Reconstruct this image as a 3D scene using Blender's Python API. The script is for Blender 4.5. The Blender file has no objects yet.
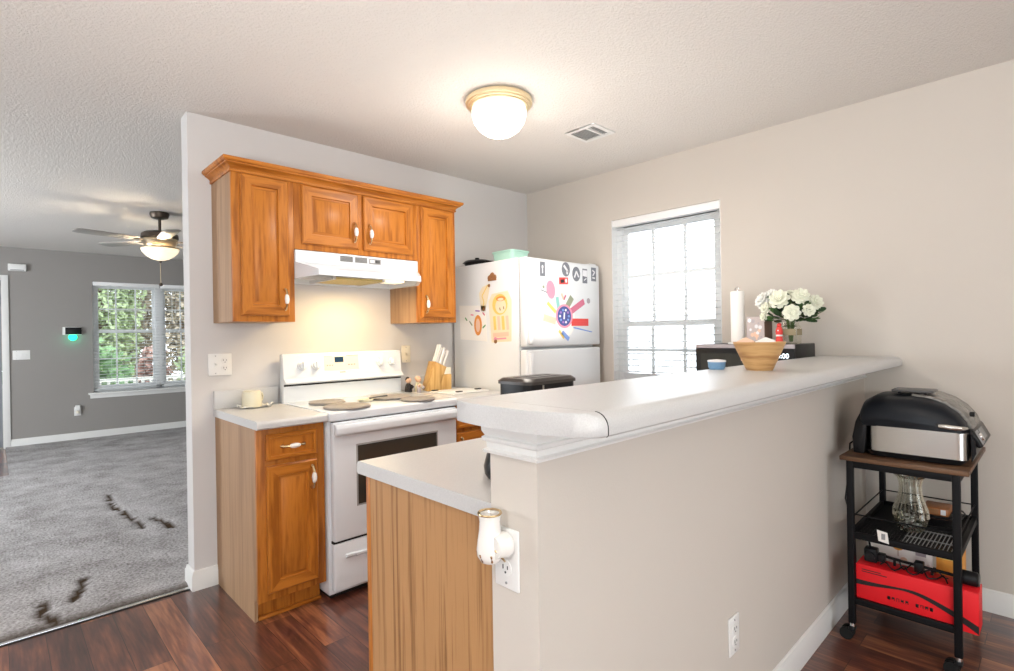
import bpy, bmesh, math, random
from mathutils import Vector, Matrix, noise
random.seed(7)
PI = math.pi
S = bpy.context.scene
C = S.collection

# ------------------------------------------------------------------ camera
def setup_camera():
    cd = bpy.data.cameras.new('camera'); co = bpy.data.objects.new('camera', cd); C.objects.link(co)
    yaw, pit, rol = math.radians(43.87), math.radians(-0.089), math.radians(-0.915)
    F = Vector((math.sin(yaw)*math.cos(pit), math.cos(yaw)*math.cos(pit), math.sin(pit)))
    R = Vector((math.cos(yaw), -math.sin(yaw), 0)); U = R.cross(F)
    R, U = R*math.cos(rol)+U*math.sin(rol), U*math.cos(rol)-R*math.sin(rol)
    m = Matrix((R, U, -F)).transposed().to_4x4(); m.translation = (-3.220, -3.0845, 1.278)
    co.matrix_world = m
    cd.sensor_width = 36; cd.lens = 535.73/1014*36; cd.clip_start = .05
    S.camera = co
setup_camera()

# ------------------------------------------------------------------ world, lights, exposure
EXPOSURE = -0.05
S.view_settings.view_transform = 'Standard'; S.view_settings.look = 'None'
S.view_settings.exposure = EXPOSURE; S.view_settings.gamma = 1; S.view_settings.use_curve_mapping = False
w = bpy.data.worlds.new('sky'); S.world = w; w.use_nodes = True
bg = w.node_tree.nodes['Background']; bg.inputs[0].default_value = (.86, .93, 1, 1); bg.inputs[1].default_value = 4.2

def light(name, kind, loc, energy, color=(1, 1, 1), size=.1, size_y=None, rot=(0, 0, 0), portal=False, spread=None):
    d = bpy.data.lights.new(name, kind); o = bpy.data.objects.new(name, d); C.objects.link(o)
    o.location = loc; o.rotation_euler = rot; d.energy = energy; d.color = color
    if kind == 'AREA':
        d.size = size
        if size_y: d.shape = 'RECTANGLE'; d.size_y = size_y
        if portal: d.cycles.is_portal = True
        if spread: d.spread = spread
    else: d.shadow_soft_size = size
    return o
WARM = (1, .86, .70)
# window portals guide the sky's own light; the three area fills are added
light('portal_kitchen_window', 'AREA', (.10, -1.23, 1.5), 1, size=1.2, size_y=.8, rot=(0, PI/2, 0), portal=True)
light('portal_living_window', 'AREA', (-1.35, 5.90, 1.33), 1, size=1.85, size_y=1.5, rot=(-PI/2, 0, 0), portal=True)
light('back_fill', 'AREA', (-3.4, -5.8, 1.05), 20, (.84, .92, 1), size=2.4, size_y=2.1, rot=(PI/2, 0, 0))  # added fill behind the camera, set in a made-up patio doorway
light('living_side_fill', 'AREA', (-6.05, 2.9, 1.35), 150, (.90, .95, 1), size=1.5, size_y=2.2, rot=(0, -PI/2, 0))  # added fill to brighten the living room, in an unseen side opening
light('dining_side_fill', 'AREA', (-5.92, -2.6, 1.5), 14, (.82, .91, 1), size=1.2, size_y=1.6, rot=(0, -PI/2, 0))  # added cool fill from the left, in an invented dining window
# lamps of the rooms, a flash, and two added ceiling fills
light('kitchen_dome_lamp', 'AREA', (-1.40, -1.16, 2.235), 13, (1, .91, .82), .22)
light('kitchen_dome_glow', 'POINT', (-1.40, -1.16, 2.15), 5, (1, .90, .80), .09)
light('range_hood_lamp', 'AREA', (-1.70, -.30, 1.565), 5.5, (1, .72, .36), .22, .10)
light('fan_lamp', 'POINT', (-2.10, 2.62, 2.07), 90, (1, .84, .62), .07)
light('dining_lamp', 'AREA', (-1.9, -4.4, 2.25), 5, (1, .90, .76), .45, .45)
light('photographer_flash', 'AREA', (-4.5, -5.3, 1.62), 36, (1, .95, .87), .05, .05, rot=(math.radians(84), 0, math.radians(-50)))
light('ceiling_fill', 'AREA', (-3.85, -2.7, 1.25), 79, (1, .97, .94), .5, .5, rot=(PI, 0, 0), spread=PI)  # added upward fill that brightens the whole ceiling
light('kitchen_ceiling_fill', 'AREA', (-1.1, -1.3, 1.22), 10, (1, .96, .92), 1.3, .9, rot=(PI, 0, 0), spread=PI)  # added fill facing up, evens out the kitchen ceiling

# ------------------------------------------------------------------ materials
MATS = {}
def new(name):
    m = bpy.data.materials.new(name); m.use_nodes = True; MATS[name] = m
    nt = m.node_tree; b = nt.nodes['Principled BSDF']; return m, nt, b
def P(name, col, rough=.5, metal=0, spec=.5, emit=None, es=0, bump=0, bscale=50, var=0, vscale=5, coat=0, trans=0, ior=1.45, stretch=(1, 1, 1)):
    m, nt, b = new(name)
    b.inputs['Base Color'].default_value = (*col, 1); b.inputs['Roughness'].default_value = rough
    b.inputs['Metallic'].default_value = metal; b.inputs['Specular IOR Level'].default_value = spec
    b.inputs['Coat Weight'].default_value = coat; b.inputs['Transmission Weight'].default_value = trans; b.inputs['IOR'].default_value = ior
    if emit: b.inputs['Emission Color'].default_value = (*emit, 1); b.inputs['Emission Strength'].default_value = es
    tc = nt.nodes.new('ShaderNodeTexCoord'); mp = nt.nodes.new('ShaderNodeMapping'); mp.inputs['Scale'].default_value = stretch
    nt.links.new(tc.outputs['Object'], mp.inputs[0])
    n = nt.nodes.new('ShaderNodeTexNoise'); n.inputs['Scale'].default_value = vscale; n.inputs['Detail'].default_value = 4
    nt.links.new(mp.outputs[0], n.inputs['Vector'])
    mx = nt.nodes.new('ShaderNodeMix'); mx.data_type = 'RGBA'
    v = var if var else .03
    mx.inputs[6].default_value = (*[c*(1-v) for c in col], 1); mx.inputs[7].default_value = (*[min(1, c*(1+v)) for c in col], 1)
    nt.links.new(n.outputs[0], mx.inputs[0]); nt.links.new(mx.outputs[2], b.inputs['Base Color'])
    if bump:
        n2 = nt.nodes.new('ShaderNodeTexNoise'); n2.inputs['Scale'].default_value = bscale; n2.inputs['Detail'].default_value = 3
        nt.links.new(mp.outputs[0], n2.inputs['Vector'])
        bp = nt.nodes.new('ShaderNodeBump'); bp.inputs['Strength'].default_value = bump; bp.inputs['Distance'].default_value = .01
        nt.links.new(n2.outputs[0], bp.inputs['Height']); nt.links.new(bp.outputs[0], b.inputs['Normal'])
    return m
def oak(name, light_c, dark_c, scale, rough=.42, contrast=(.33, .68), fine=1.0, coat=.05):
    """wood grain: noise stretched along the grain (small scale on the grain axis)"""
    m, nt, b = new(name); N = nt.nodes.new; L = nt.links.new
    tc = N('ShaderNodeTexCoord'); mp = N('ShaderNodeMapping'); mp.inputs['Scale'].default_value = scale
    L(tc.outputs['Object'], mp.inputs[0])
    n1 = N('ShaderNodeTexNoise'); n1.inputs['Scale'].default_value = 1; n1.inputs['Detail'].default_value = 5; n1.inputs['Distortion'].default_value = .25
    L(mp.outputs[0], n1.inputs['Vector'])
    mp2 = N('ShaderNodeMapping'); mp2.inputs['Scale'].default_value = [s*4.5*fine for s in scale]; L(tc.outputs['Object'], mp2.inputs[0])
    n2 = N('ShaderNodeTexNoise'); n2.inputs['Scale'].default_value = 1; n2.inputs['Detail'].default_value = 3; L(mp2.outputs[0], n2.inputs['Vector'])
    # cathedral rings
    wv = N('ShaderNodeMath'); wv.operation = 'MULTIPLY'; wv.inputs[1].default_value = 15; L(n1.outputs[0], wv.inputs[0])
    sn = N('ShaderNodeMath'); sn.operation = 'SINE'; L(wv.outputs[0], sn.inputs[0])
    ma = N('ShaderNodeMapRange'); ma.inputs[1].default_value = -1; ma.inputs[2].default_value = 1; L(sn.outputs[0], ma.inputs[0])
    mx0 = N('ShaderNodeMix'); mx0.inputs[0].default_value = .62; L(ma.outputs[0], mx0.inputs[2]); L(n2.outputs[0], mx0.inputs[3])
    cr = N('ShaderNodeValToRGB'); cr.color_ramp.elements[0].position = contrast[0]; cr.color_ramp.elements[1].position = contrast[1]
    cr.color_ramp.elements[0].color = (*dark_c, 1); cr.color_ramp.elements[1].color = (*light_c, 1)
    L(mx0.outputs[0], cr.inputs[0]); L(cr.outputs[0], b.inputs['Base Color'])
    b.inputs['Roughness'].default_value = rough; b.inputs['Specular IOR Level'].default_value = .3; b.inputs['Coat Weight'].default_value = coat; b.inputs['Coat Roughness'].default_value = .2
    bp = N('ShaderNodeBump'); bp.inputs['Strength'].default_value = .12; bp.inputs['Distance'].default_value = .002
    L(mx0.outputs[0], bp.inputs['Height']); L(bp.outputs[0], b.inputs['Normal'])
    return m
OL, OD = (.47, .165, .022), (.29, .088, .009)
oak('oak_v', OL, OD, (24, 24, 2.2)); oak('oak_h', OL, OD, (2.2, 24, 24))
oak('oak_panel', (.45, .245, .105), (.26, .125, .045), (38, 38, .9), .5, (.3, .62), 1.8, 0)
oak('oak_side', (.40, .25, .14), (.27, .155, .085), (18, 18, .9), .5, (.2, .8), 1.3, 0)
oak('bowl_wood', (.55, .33, .14), (.36, .18, .065), (3, 3, 30), .4)
oak('bamboo', (.66, .42, .16), (.50, .28, .09), (30, 30, 1.2), .4)
oak('rustic_top', (.16, .085, .045), (.045, .022, .014), (20, 2, 20), .45, (.25, .75))
P('wall_beige', (.60, .555, .50), .85, bump=.05, bscale=220, var=.015)
P('wall_white', (.61, .595, .585), .8, bump=.05, bscale=220, var=.015)
P('wall_gray', (.30, .285, .27), .85, bump=.05, bscale=220, var=.02)
P('trim_white', (.76, .76, .74), .35)
P('laminate', (.55, .55, .545), .32, var=.16, vscale=380)
P('enamel', (.72, .76, .80), .18, coat=.3)
P('fridge_white', (.73, .75, .76), .33, bump=.08, bscale=260)
P('plastic_white', (.80, .80, .78), .35)
P('plastic_cream', (.78, .73, .60), .4)
P('plate_hole', (.05, .05, .05), .5)
P('black_plastic', (.010, .010, .011), .32, spec=.25)
P('black_metal', (.007, .007, .008), .5, spec=.18)
P('black_gap', (.01, .01, .01), .7)
P('steel', (.62, .61, .58), .27, metal=1, var=.08, vscale=2.5, stretch=(1, 1, 40))
P('chrome', (.75, .75, .75), .12, metal=1)
P('brass', (.66, .50, .28), .25, metal=1)
P('pale_brass', (.80, .66, .42), .3, metal=.7)
P('nickel', (.50, .42, .30), .28, metal=1)
P('bronze', (.09, .07, .055), .4, metal=.8)
P('oven_glass', (.035, .035, .03), .06, coat=.5)
P('drip_gray', (.25, .23, .215), .5, var=.2, vscale=30)
P('ceramic_white', (.82, .80, .76), .15, coat=.5)
P('ceramic_cream', (.70, .66, .50), .3, coat=.3)
P('cloth_white', (.75, .73, .67), .9, bump=.4, bscale=90)
P('dark_gray', (.09, .09, .09), .4)
P('mid_gray', (.30, .30, .30), .45)
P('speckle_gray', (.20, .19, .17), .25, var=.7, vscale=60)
P('navy_black', (.006, .008, .012), .36, spec=.3, coat=.05)
P('green_glow', (.0, .5, .3), .4, emit=(.02, 1, .45), es=2.2)
P('display_blue', (.012, .03, .06), .2, emit=(.03, .10, .16), es=.3)
P('digit_glow', (.8, .9, 1), .4, emit=(.8, .92, 1), es=3)
P('paper', (.86, .84, .80), .8); P('paper_cream', (.80, .70, .50), .8)
for n_, c_ in dict(ink_orange=(.75, .28, .06), ink_green=(.10, .33, .12), ink_pink=(.78, .30, .40), ink_navy=(.06, .08, .28), ink_blue=(.20, .33, .70),
                   ink_yellow=(.80, .58, .15), ink_red=(.75, .06, .05), ink_purple=(.35, .18, .50), ink_gray=(.18, .19, .22), ink_teal=(.25, .55, .50),
                   ink_white=(.78, .78, .80), ink_brown=(.28, .13, .05), ink_olive=(.30, .33, .22), ink_rose=(.60, .16, .25), ink_peach=(.82, .55, .40),
                   red_box=(.75, .008, .015), black_ink=(.015, .012, .012), card_orange=(.75, .33, .05), mint=(.42, .68, .58), blue_cup=(.14, .28, .45),
                   floral_light=(.50, .43, .42), box_brown=(.15, .09, .065), skin_clay=(.72, .45, .30), leaf_dark=(.025, .06, .02), leaf=(.07, .16, .04),
                   petal=(.82, .84, .70), petal_white=(.86, .87, .83), stem=(.10, .16, .05), label_tan=(.30, .25, .15), lilac=(.40, .36, .38)).items(): P(n_, c_, .55)
P('package_brown', (.34, .13, .045), .4)
P('petal_core', (.62, .66, .40), .6)
P('toaster_top', (.045, .037, .033), .35)
P('rubber', (.012, .012, .012), .7, spec=.2)
P('fan_blade', (.30, .28, .26), .4)
P('bark', (.20, .15, .11), .9, bump=.5, bscale=15, var=.3)
P('foliage', (.17, .30, .13), .7, var=.4, vscale=1.5); P('foliage_light', (.36, .45, .24), .7, var=.4, vscale=1.5)
P('foliage_brown', (.42, .36, .27), .8, var=.4, vscale=1.5); P('foliage_red', (.38, .24, .20), .8, var=.3)
P('grass', (.48, .45, .32), .95, var=.3, vscale=.8); P('fence_paint', (.70, .70, .66), .7)
P('door_paint', (.28, .30, .33), .5)
P('vinyl', (.88, .89, .89), .4)
P('glow_bowl', (.9, .88, .82), .4, emit=(1, .93, .82), es=3)
P('glow_fan', (.9, .85, .75), .4, emit=(1, .80, .52), es=1.1)
P('filter_brass', (.42, .33, .12), .5, metal=.5, var=.5, vscale=120)

def blind_mat():
    m, nt, b = new('blind_white'); N = nt.nodes.new; L = nt.links.new; b.inputs['Base Color'].default_value = (.80, .82, .82, 1); b.inputs['Roughness'].default_value = .5
    t = N('ShaderNodeBsdfTranslucent'); t.inputs[0].default_value = (.80, .83, .84, 1); mx = N('ShaderNodeMixShader'); mx.inputs[0].default_value = .5
    L(b.outputs[0], mx.inputs[1]); L(t.outputs[0], mx.inputs[2]); L(mx.outputs[0], nt.nodes['Material Output'].inputs[0])
blind_mat()
def pane_mat():
    m, nt, b = new('window_glass'); nt.nodes.remove(b); N = nt.nodes.new; L = nt.links.new
    out = nt.nodes['Material Output']; t = N('ShaderNodeBsdfTransparent'); g = N('ShaderNodeBsdfGlossy'); g.inputs['Roughness'].default_value = .02
    fr = N('ShaderNodeFresnel'); fr.inputs[0].default_value = 1.35; mx = N('ShaderNodeMixShader')
    L(fr.outputs[0], mx.inputs[0]); L(t.outputs[0], mx.inputs[1]); L(g.outputs[0], mx.inputs[2]); L(mx.outputs[0], out.inputs[0])
    m2, nt, b = new('vase_glass'); nt.nodes.remove(b); N = nt.nodes.new; L = nt.links.new
    out = nt.nodes['Material Output']; t = N('ShaderNodeBsdfTransparent'); t.inputs[0].default_value = (.93, .94, .92, 1)
    g = N('ShaderNodeBsdfGlossy'); g.inputs['Roughness'].default_value = .05; g.inputs[0].default_value = (.95, .93, .85, 1)
    lw = N('ShaderNodeLayerWeight'); lw.inputs[0].default_value = .45; mx = N('ShaderNodeMixShader')
    L(lw.outputs['Facing'], mx.inputs[0]); L(t.outputs[0], mx.inputs[1]); L(g.outputs[0], mx.inputs[2]); L(mx.outputs[0], out.inputs[0])
pane_mat()

def floor_mat():
    m, nt, b = new('floor_wood'); N = nt.nodes.new; L = nt.links.new
    tc = N('ShaderNodeTexCoord'); mp = N('ShaderNodeMapping'); mp.inputs['Rotation'].default_value = (0, 0, PI/2); L(tc.outputs['Object'], mp.inputs[0])
    br = N('ShaderNodeTexBrick'); br.inputs['Scale'].default_value = 1; br.inputs['Brick Width'].default_value = .95; br.inputs['Row Height'].default_value = .118
    br.inputs['Mortar Size'].default_value = .0012; br.inputs['Mortar Smooth'].default_value = .2; br.offset = .37; br.inputs['Bias'].default_value = 0
    br.inputs['Color1'].default_value = (0, 0, 0, 1); br.inputs['Color2'].default_value = (1, 1, 1, 1); br.inputs['Mortar'].default_value = (.5, .5, .5, 1)
    L(mp.outputs[0], br.inputs['Vector'])
    # grain runs along world Y
    sp = N('ShaderNodeSeparateColor'); L(br.outputs['Color'], sp.inputs[0])
    ad = N('ShaderNodeVectorMath'); ad.operation = 'ADD'
    cb = N('ShaderNodeCombineXYZ'); mu = N('ShaderNodeMath'); mu.operation = 'MULTIPLY'; mu.inputs[1].default_value = 37; L(sp.outputs[0], mu.inputs[0])
    L(mu.outputs[0], cb.inputs[0]); L(mu.outputs[0], cb.inputs[1]); L(tc.outputs['Object'], ad.inputs[0]); L(cb.outputs[0], ad.inputs[1])
    m2 = N('ShaderNodeMapping'); m2.inputs['Scale'].default_value = (14, 1.6, 1); L(ad.outputs[0], m2.inputs[0])
    n1 = N('ShaderNodeTexNoise'); n1.inputs['Scale'].default_value = 1; n1.inputs['Detail'].default_value = 6; n1.inputs['Distortion'].default_value = 1.2; L(m2.outputs[0], n1.inputs['Vector'])
    m3 = N('ShaderNodeMapping'); m3.inputs['Scale'].default_value = (90, 6, 1); L(ad.outputs[0], m3.inputs[0])
    n2 = N('ShaderNodeTexNoise'); n2.inputs['Scale'].default_value = 1; n2.inputs['Detail'].default_value = 3; L(m3.outputs[0], n2.inputs['Vector'])
    mx = N('ShaderNodeMix'); mx.inputs[0].default_value = .35; L(n1.outputs[0], mx.inputs[2]); L(n2.outputs[0], mx.inputs[3])
    mx2 = N('ShaderNodeMix'); mx2.inputs[0].default_value = .17; L(mx.outputs[0], mx2.inputs[2]); L(sp.outputs[0], mx2.inputs[3])
    cr = N('ShaderNodeValToRGB'); e = cr.color_ramp.elements
    e[0].position = .30; e[0].color = (.035, .014, .012, 1); e[1].position = .66; e[1].color = (.40, .16, .075, 1)
    a = cr.color_ramp.elements.new(.44); a.color = (.10, .034, .024, 1); a = cr.color_ramp.elements.new(.54); a.color = (.20, .068, .038, 1)
    L(mx2.outputs[0], cr.inputs[0])
    mm = N('ShaderNodeMix'); mm.data_type = 'RGBA'; L(br.outputs['Fac'], mm.inputs[0]); L(cr.outputs[0], mm.inputs[6]); mm.inputs[7].default_value = (.012, .006, .005, 1)
    L(mm.outputs[2], b.inputs['Base Color'])
    b.inputs['Roughness'].default_value = .28; b.inputs['Coat Weight'].default_value = .8; b.inputs['Coat Roughness'].default_value = .16
    bp = N('ShaderNodeBump'); bp.inputs['Strength'].default_value = .15; bp.inputs['Distance'].default_value = .002
    L(n1.outputs[0], bp.inputs['Height']); L(bp.outputs[0], b.inputs['Normal'])
floor_mat()

def ceiling_mat():
    m, nt, b = new('popcorn'); N = nt.nodes.new; L = nt.links.new
    tc = N('ShaderNodeTexCoord'); v = N('ShaderNodeTexNoise'); v.inputs['Scale'].default_value = 80; v.inputs['Detail'].default_value = 4; v.inputs['Roughness'].default_value = .7
    L(tc.outputs['Object'], v.inputs['Vector'])
    cr = N('ShaderNodeMapRange'); cr.inputs[1].default_value = .38; cr.inputs[2].default_value = .66; L(v.outputs[0], cr.inputs[0])
    bp = N('ShaderNodeBump'); bp.inputs['Strength'].default_value = .5; bp.inputs['Distance'].default_value = .008
    L(cr.outputs[0], bp.inputs['Height']); L(bp.outputs[0], b.inputs['Normal'])
    b.inputs['Base Color'].default_value = (.74, .71, .67, 1); b.inputs['Roughness'].default_value = .95
ceiling_mat()

def carpet_mat():
    m, nt, b = new('carpet_pile'); N = nt.nodes.new; L = nt.links.new
    tc = N('ShaderNodeTexCoord')
    n1 = N('ShaderNodeTexNoise'); n1.inputs['Scale'].default_value = 3.5; n1.inputs['Detail'].default_value = 8; n1.inputs['Roughness'].default_value = .75; L(tc.outputs['Object'], n1.inputs['Vector'])
    n2 = N('ShaderNodeTexNoise'); n2.inputs['Scale'].default_value = 70; n2.inputs['Detail'].default_value = 4; L(tc.outputs['Object'], n2.inputs['Vector'])
    mx = N('ShaderNodeMix'); mx.inputs[0].default_value = .5; L(n1.outputs[0], mx.inputs[2]); L(n2.outputs[0], mx.inputs[3])
    cr = N('ShaderNodeValToRGB'); e = cr.color_ramp.elements; e[0].position = .36; e[0].color = (.19, .175, .165, 1); e[1].position = .62; e[1].color = (.60, .59, .60, 1)
    L(mx.outputs[0], cr.inputs[0])
    at = N('ShaderNodeAttribute'); at.attribute_name = 'soil'
    m2 = N('ShaderNodeMix'); m2.data_type = 'RGBA'; L(at.outputs['Fac'], m2.inputs[0]); L(cr.outputs[0], m2.inputs[6]); m2.inputs[7].default_value = (.055, .035, .02, 1)
    L(m2.outputs[2], b.inputs['Base Color']); b.inputs['Roughness'].default_value = 1; b.inputs['Specular IOR Level'].default_value = .1
    bp = N('ShaderNodeBump'); bp.inputs['Strength'].default_value = .8; bp.inputs['Distance'].default_value = .015
    L(mx.outputs[0], bp.inputs['Height']); L(bp.outputs[0], b.inputs['Normal'])
carpet_mat()

# ------------------------------------------------------------------ mesh builder
class MB:
    def __init__(s): s.bm = bmesh.new(); s.mats = []
    def mi(s, m):
        if m not in s.mats: s.mats.append(m)
        return s.mats.index(m)
    def _add(s, tmp, m, mat=None):
        if mat is not None: bmesh.ops.transform(tmp, matrix=mat, verts=tmp.verts)
        me = bpy.data.meshes.new('t'); 
        if m is not None:
            i = s.mi(m)
            for f in tmp.faces: f.material_index = i
        tmp.to_mesh(me); tmp.free(); s.bm.from_mesh(me); bpy.data.meshes.remove(me); return s
    def box(s, x0, x1, y0, y1, z0, z1, m, bev=0, seg=2, mat=None):
        t = bmesh.new(); bmesh.ops.create_cube(t, size=1)
        for v in t.verts: v.co = Vector(((x0+x1)/2+v.co.x*(x1-x0), (y0+y1)/2+v.co.y*(y1-y0), (z0+z1)/2+v.co.z*(z1-z0)))
        if bev: bmesh.ops.bevel(t, geom=list(t.edges), offset=bev, segments=seg, affect='EDGES', profile=.5)
        return s._add(t, m, mat)
    def lathe(s, prof, m, c=(0, 0, 0), n=32, axis='z', mat=None):
        """prof: list of (r, z)"""
        t = bmesh.new(); rings = []
        for r, z in prof:
            if r < 1e-5: rings.append([t.verts.new((0, 0, z))])
            else: rings.append([t.verts.new((r*math.cos(2*PI*i/n), r*math.sin(2*PI*i/n), z)) for i in range(n)])
        for a, b in zip(rings, rings[1:]):
            for i in range(n):
                j = (i+1) % n
                if len(a) == 1 and len(b) == 1: continue
                if len(a) == 1: t.faces.new((a[0], b[i], b[j]))
                elif len(b) == 1: t.faces.new((a[i], a[j], b[0]))
                else: t.faces.new((a[i], a[j], b[j], b[i]))
        bmesh.ops.recalc_face_normals(t, faces=t.faces)
        M = Matrix.Identity(4)
        if axis == 'y': M = Matrix.Rotation(PI/2, 4, 'X')     # +z -> -y
        if axis == 'x': M = Matrix.Rotation(-PI/2, 4, 'Y')    # +z -> -x
        M = Matrix.Translation(c) @ M
        if mat is not None: M = mat @ M
        return s._add(t, m, M)
    def cyl(s, c, r, h, m, n=24, axis='z', mat=None, bev=0):
        pr = [(0, 0), (r-bev, 0), (r, bev), (r, h-bev), (r-bev, h), (0, h)] if bev else [(0, 0), (r, 0), (r, h), (0, h)]
        return s.lathe(pr, m, c, n, axis, mat)
    def prism(s, pts, d0, d1, m, plane='yz', bev=0, mat=None, seg=2):
        """polygon pts extruded: plane 'yz' along x, 'xz' along y, 'xy' along z"""
        t = bmesh.new()
        def mk(p, d): return (d, p[0], p[1]) if plane == 'yz' else (p[0], d, p[1]) if plane == 'xz' else (p[0], p[1], d)
        a = [t.verts.new(mk(p, d0)) for p in pts]; b = [t.verts.new(mk(p, d1)) for p in pts]
        t.faces.new(a); t.faces.new(b[::-1])
        for i in range(len(pts)):
            j = (i+1) % len(pts); t.faces.new((a[i], b[i], b[j], a[j]))
        bmesh.ops.recalc_face_normals(t, faces=t.faces)
        if bev:
            es = [e for e in t.edges if len(e.link_faces) == 2 and e.calc_face_angle(0) > .5]
            bmesh.ops.bevel(t, geom=es, offset=bev, segments=seg, affect='EDGES', profile=.5)
        return s._add(t, m, mat)
    def tube(s, pts, r, m, n=10, closed=False, mat=None):
        """r scalar or list"""
        pts = [Vector(p) for p in pts]; k = len(pts); rr = r if isinstance(r, (list, tuple)) else [r]*k
        t = bmesh.new(); rings = []; up = None
        for i, p in enumerate(pts):
            if closed: d = pts[(i+1) % k]-pts[i-1]
            else: d = pts[min(i+1, k-1)]-pts[max(i-1, 0)]
            d.normalize()
            if up is None: up = d.orthogonal().normalized()
            up = (up-d*up.dot(d)); up = up.normalized() if up.length > 1e-6 else d.orthogonal().normalized()
            q = d.cross(up)
            rings.append([t.verts.new(p+(up*math.cos(2*PI*j/n)+q*math.sin(2*PI*j/n))*rr[i]) for j in range(n)])
        for i in range(k if closed else k-1):
            a, b = rings[i], rings[(i+1) % k]
            for j in range(n): t.faces.new((a[j], a[(j+1) % n], b[(j+1) % n], b[j]))
        if not closed: t.faces.new(rings[0][::-1]); t.faces.new(rings[-1])
        bmesh.ops.recalc_face_normals(t, faces=t.faces)
        return s._add(t, m, mat)
    def ball(s, c, r, m, sub=2, sc=(1, 1, 1), mat=None, jit=0):
        t = bmesh.new(); bmesh.ops.create_icosphere(t, subdivisions=sub, radius=1)
        for v in t.verts:
            k = 1+(noise.noise(v.co*2.3+Vector(c)*7)*jit if jit else 0)
            v.co = Vector((c[0]+v.co.x*r*sc[0]*k, c[1]+v.co.y*r*sc[1]*k, c[2]+v.co.z*r*sc[2]*k))
        return s._add(t, m, mat)
    def sweep(s, path, prof, m, closed_prof=True):
        """mitred sweep of (out, z) profile along 2D path; out is to the right of travel"""
        t = bmesh.new(); k = len(path); rings = []
        for i, p in enumerate(path):
            p = Vector(p)
            d0 = (p-Vector(path[i-1])).normalized() if i > 0 else None
            d1 = (Vector(path[i+1])-p).normalized() if i < k-1 else None
            if d0 is None: d0 = d1
            if d1 is None: d1 = d0
            n0 = Vector((d0.y, -d0.x)); n1 = Vector((d1.y, -d1.x)); mt = (n0+n1).normalized(); mt = mt/max(.2, mt.dot(n0))
            rings.append([t.verts.new((p.x+mt.x*o, p.y+mt.y*o, z)) for o, z in prof])
        q = len(prof)
        for a, b in zip(rings, rings[1:]):
            for j in range(q if closed_prof else q-1): t.faces.new((a[j], a[(j+1) % q], b[(j+1) % q], b[j]))
        if closed_prof: t.faces.new(rings[0]); t.faces.new(rings[-1][::-1])
        bmesh.ops.recalc_face_normals(t, faces=t.faces)
        return s._add(t, m)
    def poly(s, pts, m, mat=None):
        t = bmesh.new(); t.faces.new([t.verts.new(p) for p in pts]); return s._add(t, m, mat)
    def text(s, body, size, m, mat, ext=.0004):
        cu = bpy.data.curves.new('txt', 'FONT'); cu.body = body; cu.size = size; cu.extrude = ext; cu.align_x = 'CENTER'; cu.align_y = 'CENTER'
        o = bpy.data.objects.new('txt', cu); C.objects.link(o); bpy.context.view_layer.update()
        me = o.to_mesh(); t = bmesh.new(); t.from_mesh(me); o.to_mesh_clear(); bpy.data.objects.remove(o); bpy.data.curves.remove(cu)
        return s._add(t, m, mat)

def wloc(o):
    v = Vector((0, 0, 0))
    while o: v += o.location; o = o.parent
    return v
def obj(name, mb, parent=None, label=None, ang=35, local=False, origin=None):
    bm = mb.bm
    bmesh.ops.remove_doubles(bm, verts=bm.verts, dist=1e-6)
    me = bpy.data.meshes.new(name); o = bpy.data.objects.new(name, me); C.objects.link(o)
    if parent:
        o.parent = parent
        if not local: bmesh.ops.translate(bm, vec=-wloc(parent), verts=bm.verts)
    else:
        xs = [v.co for v in bm.verts]
        c = Vector(origin) if origin else Vector(((min(v.x for v in xs)+max(v.x for v in xs))/2, (min(v.y for v in xs)+max(v.y for v in xs))/2, min(v.z for v in xs)))
        bmesh.ops.translate(bm, vec=-c, verts=bm.verts); o.location = c
    for f in bm.faces: f.smooth = True
    for e in bm.edges:
        if len(e.link_faces) == 2 and e.calc_face_angle(0) > math.radians(ang): e.smooth = False
    bm.to_mesh(me); bm.free()
    for m in mb.mats: me.materials.append(MATS[m])
    if label: o['label'] = label
    return o
def tag(o, label, cat, group=None, kind=None):
    o['label'] = label; o['category'] = cat
    if group: o['group'] = group
    if kind: o['kind'] = kind
    return o
def thing(name, label, cat, loc=(0, 0, 0), rotz=0, group=None):
    o = bpy.data.objects.new(name, None); o.empty_display_size = .05; C.objects.link(o)
    o.location = loc; o.rotation_euler = (0, 0, rotz); return tag(o, label, cat, group)
def struct(name, mb, parent=None, origin=None):
    o = obj(name, mb, parent, origin=origin)
    if not parent: o['kind'] = 'structure'
    return o
def copy_tree(o, parent=None):
    c = o.copy(); C.objects.link(c); c.parent = parent
    for ch in list(o.children): copy_tree(ch, c)
    return c

# ------------------------------------------------------------------ the setting
H = 2.44; WX = -2.491; FARY = 5.79; LX = -6.0; BY = -5.85; YH = -2.372; YHB = -2.237; XP = -2.46
struct('floor', MB().box(LX-.1, .1, BY-.1, .055, -.1, 0, 'floor_wood').box(LX-.1, -3.12, 3.9, FARY+.1, -.1, .0, 'floor_wood').box(-3.12, .1, .055, FARY+.1, -.1, -.03, 'floor_wood').box(LX-.1, -3.12, .055, 3.9, -.1, -.03, 'floor_wood'), origin=(0, 0, 0))
struct('ceiling', MB().box(LX-.1, .1, BY-.1, FARY+.1, H, H+.1, 'popcorn'), origin=(0, 0, 0))
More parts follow.
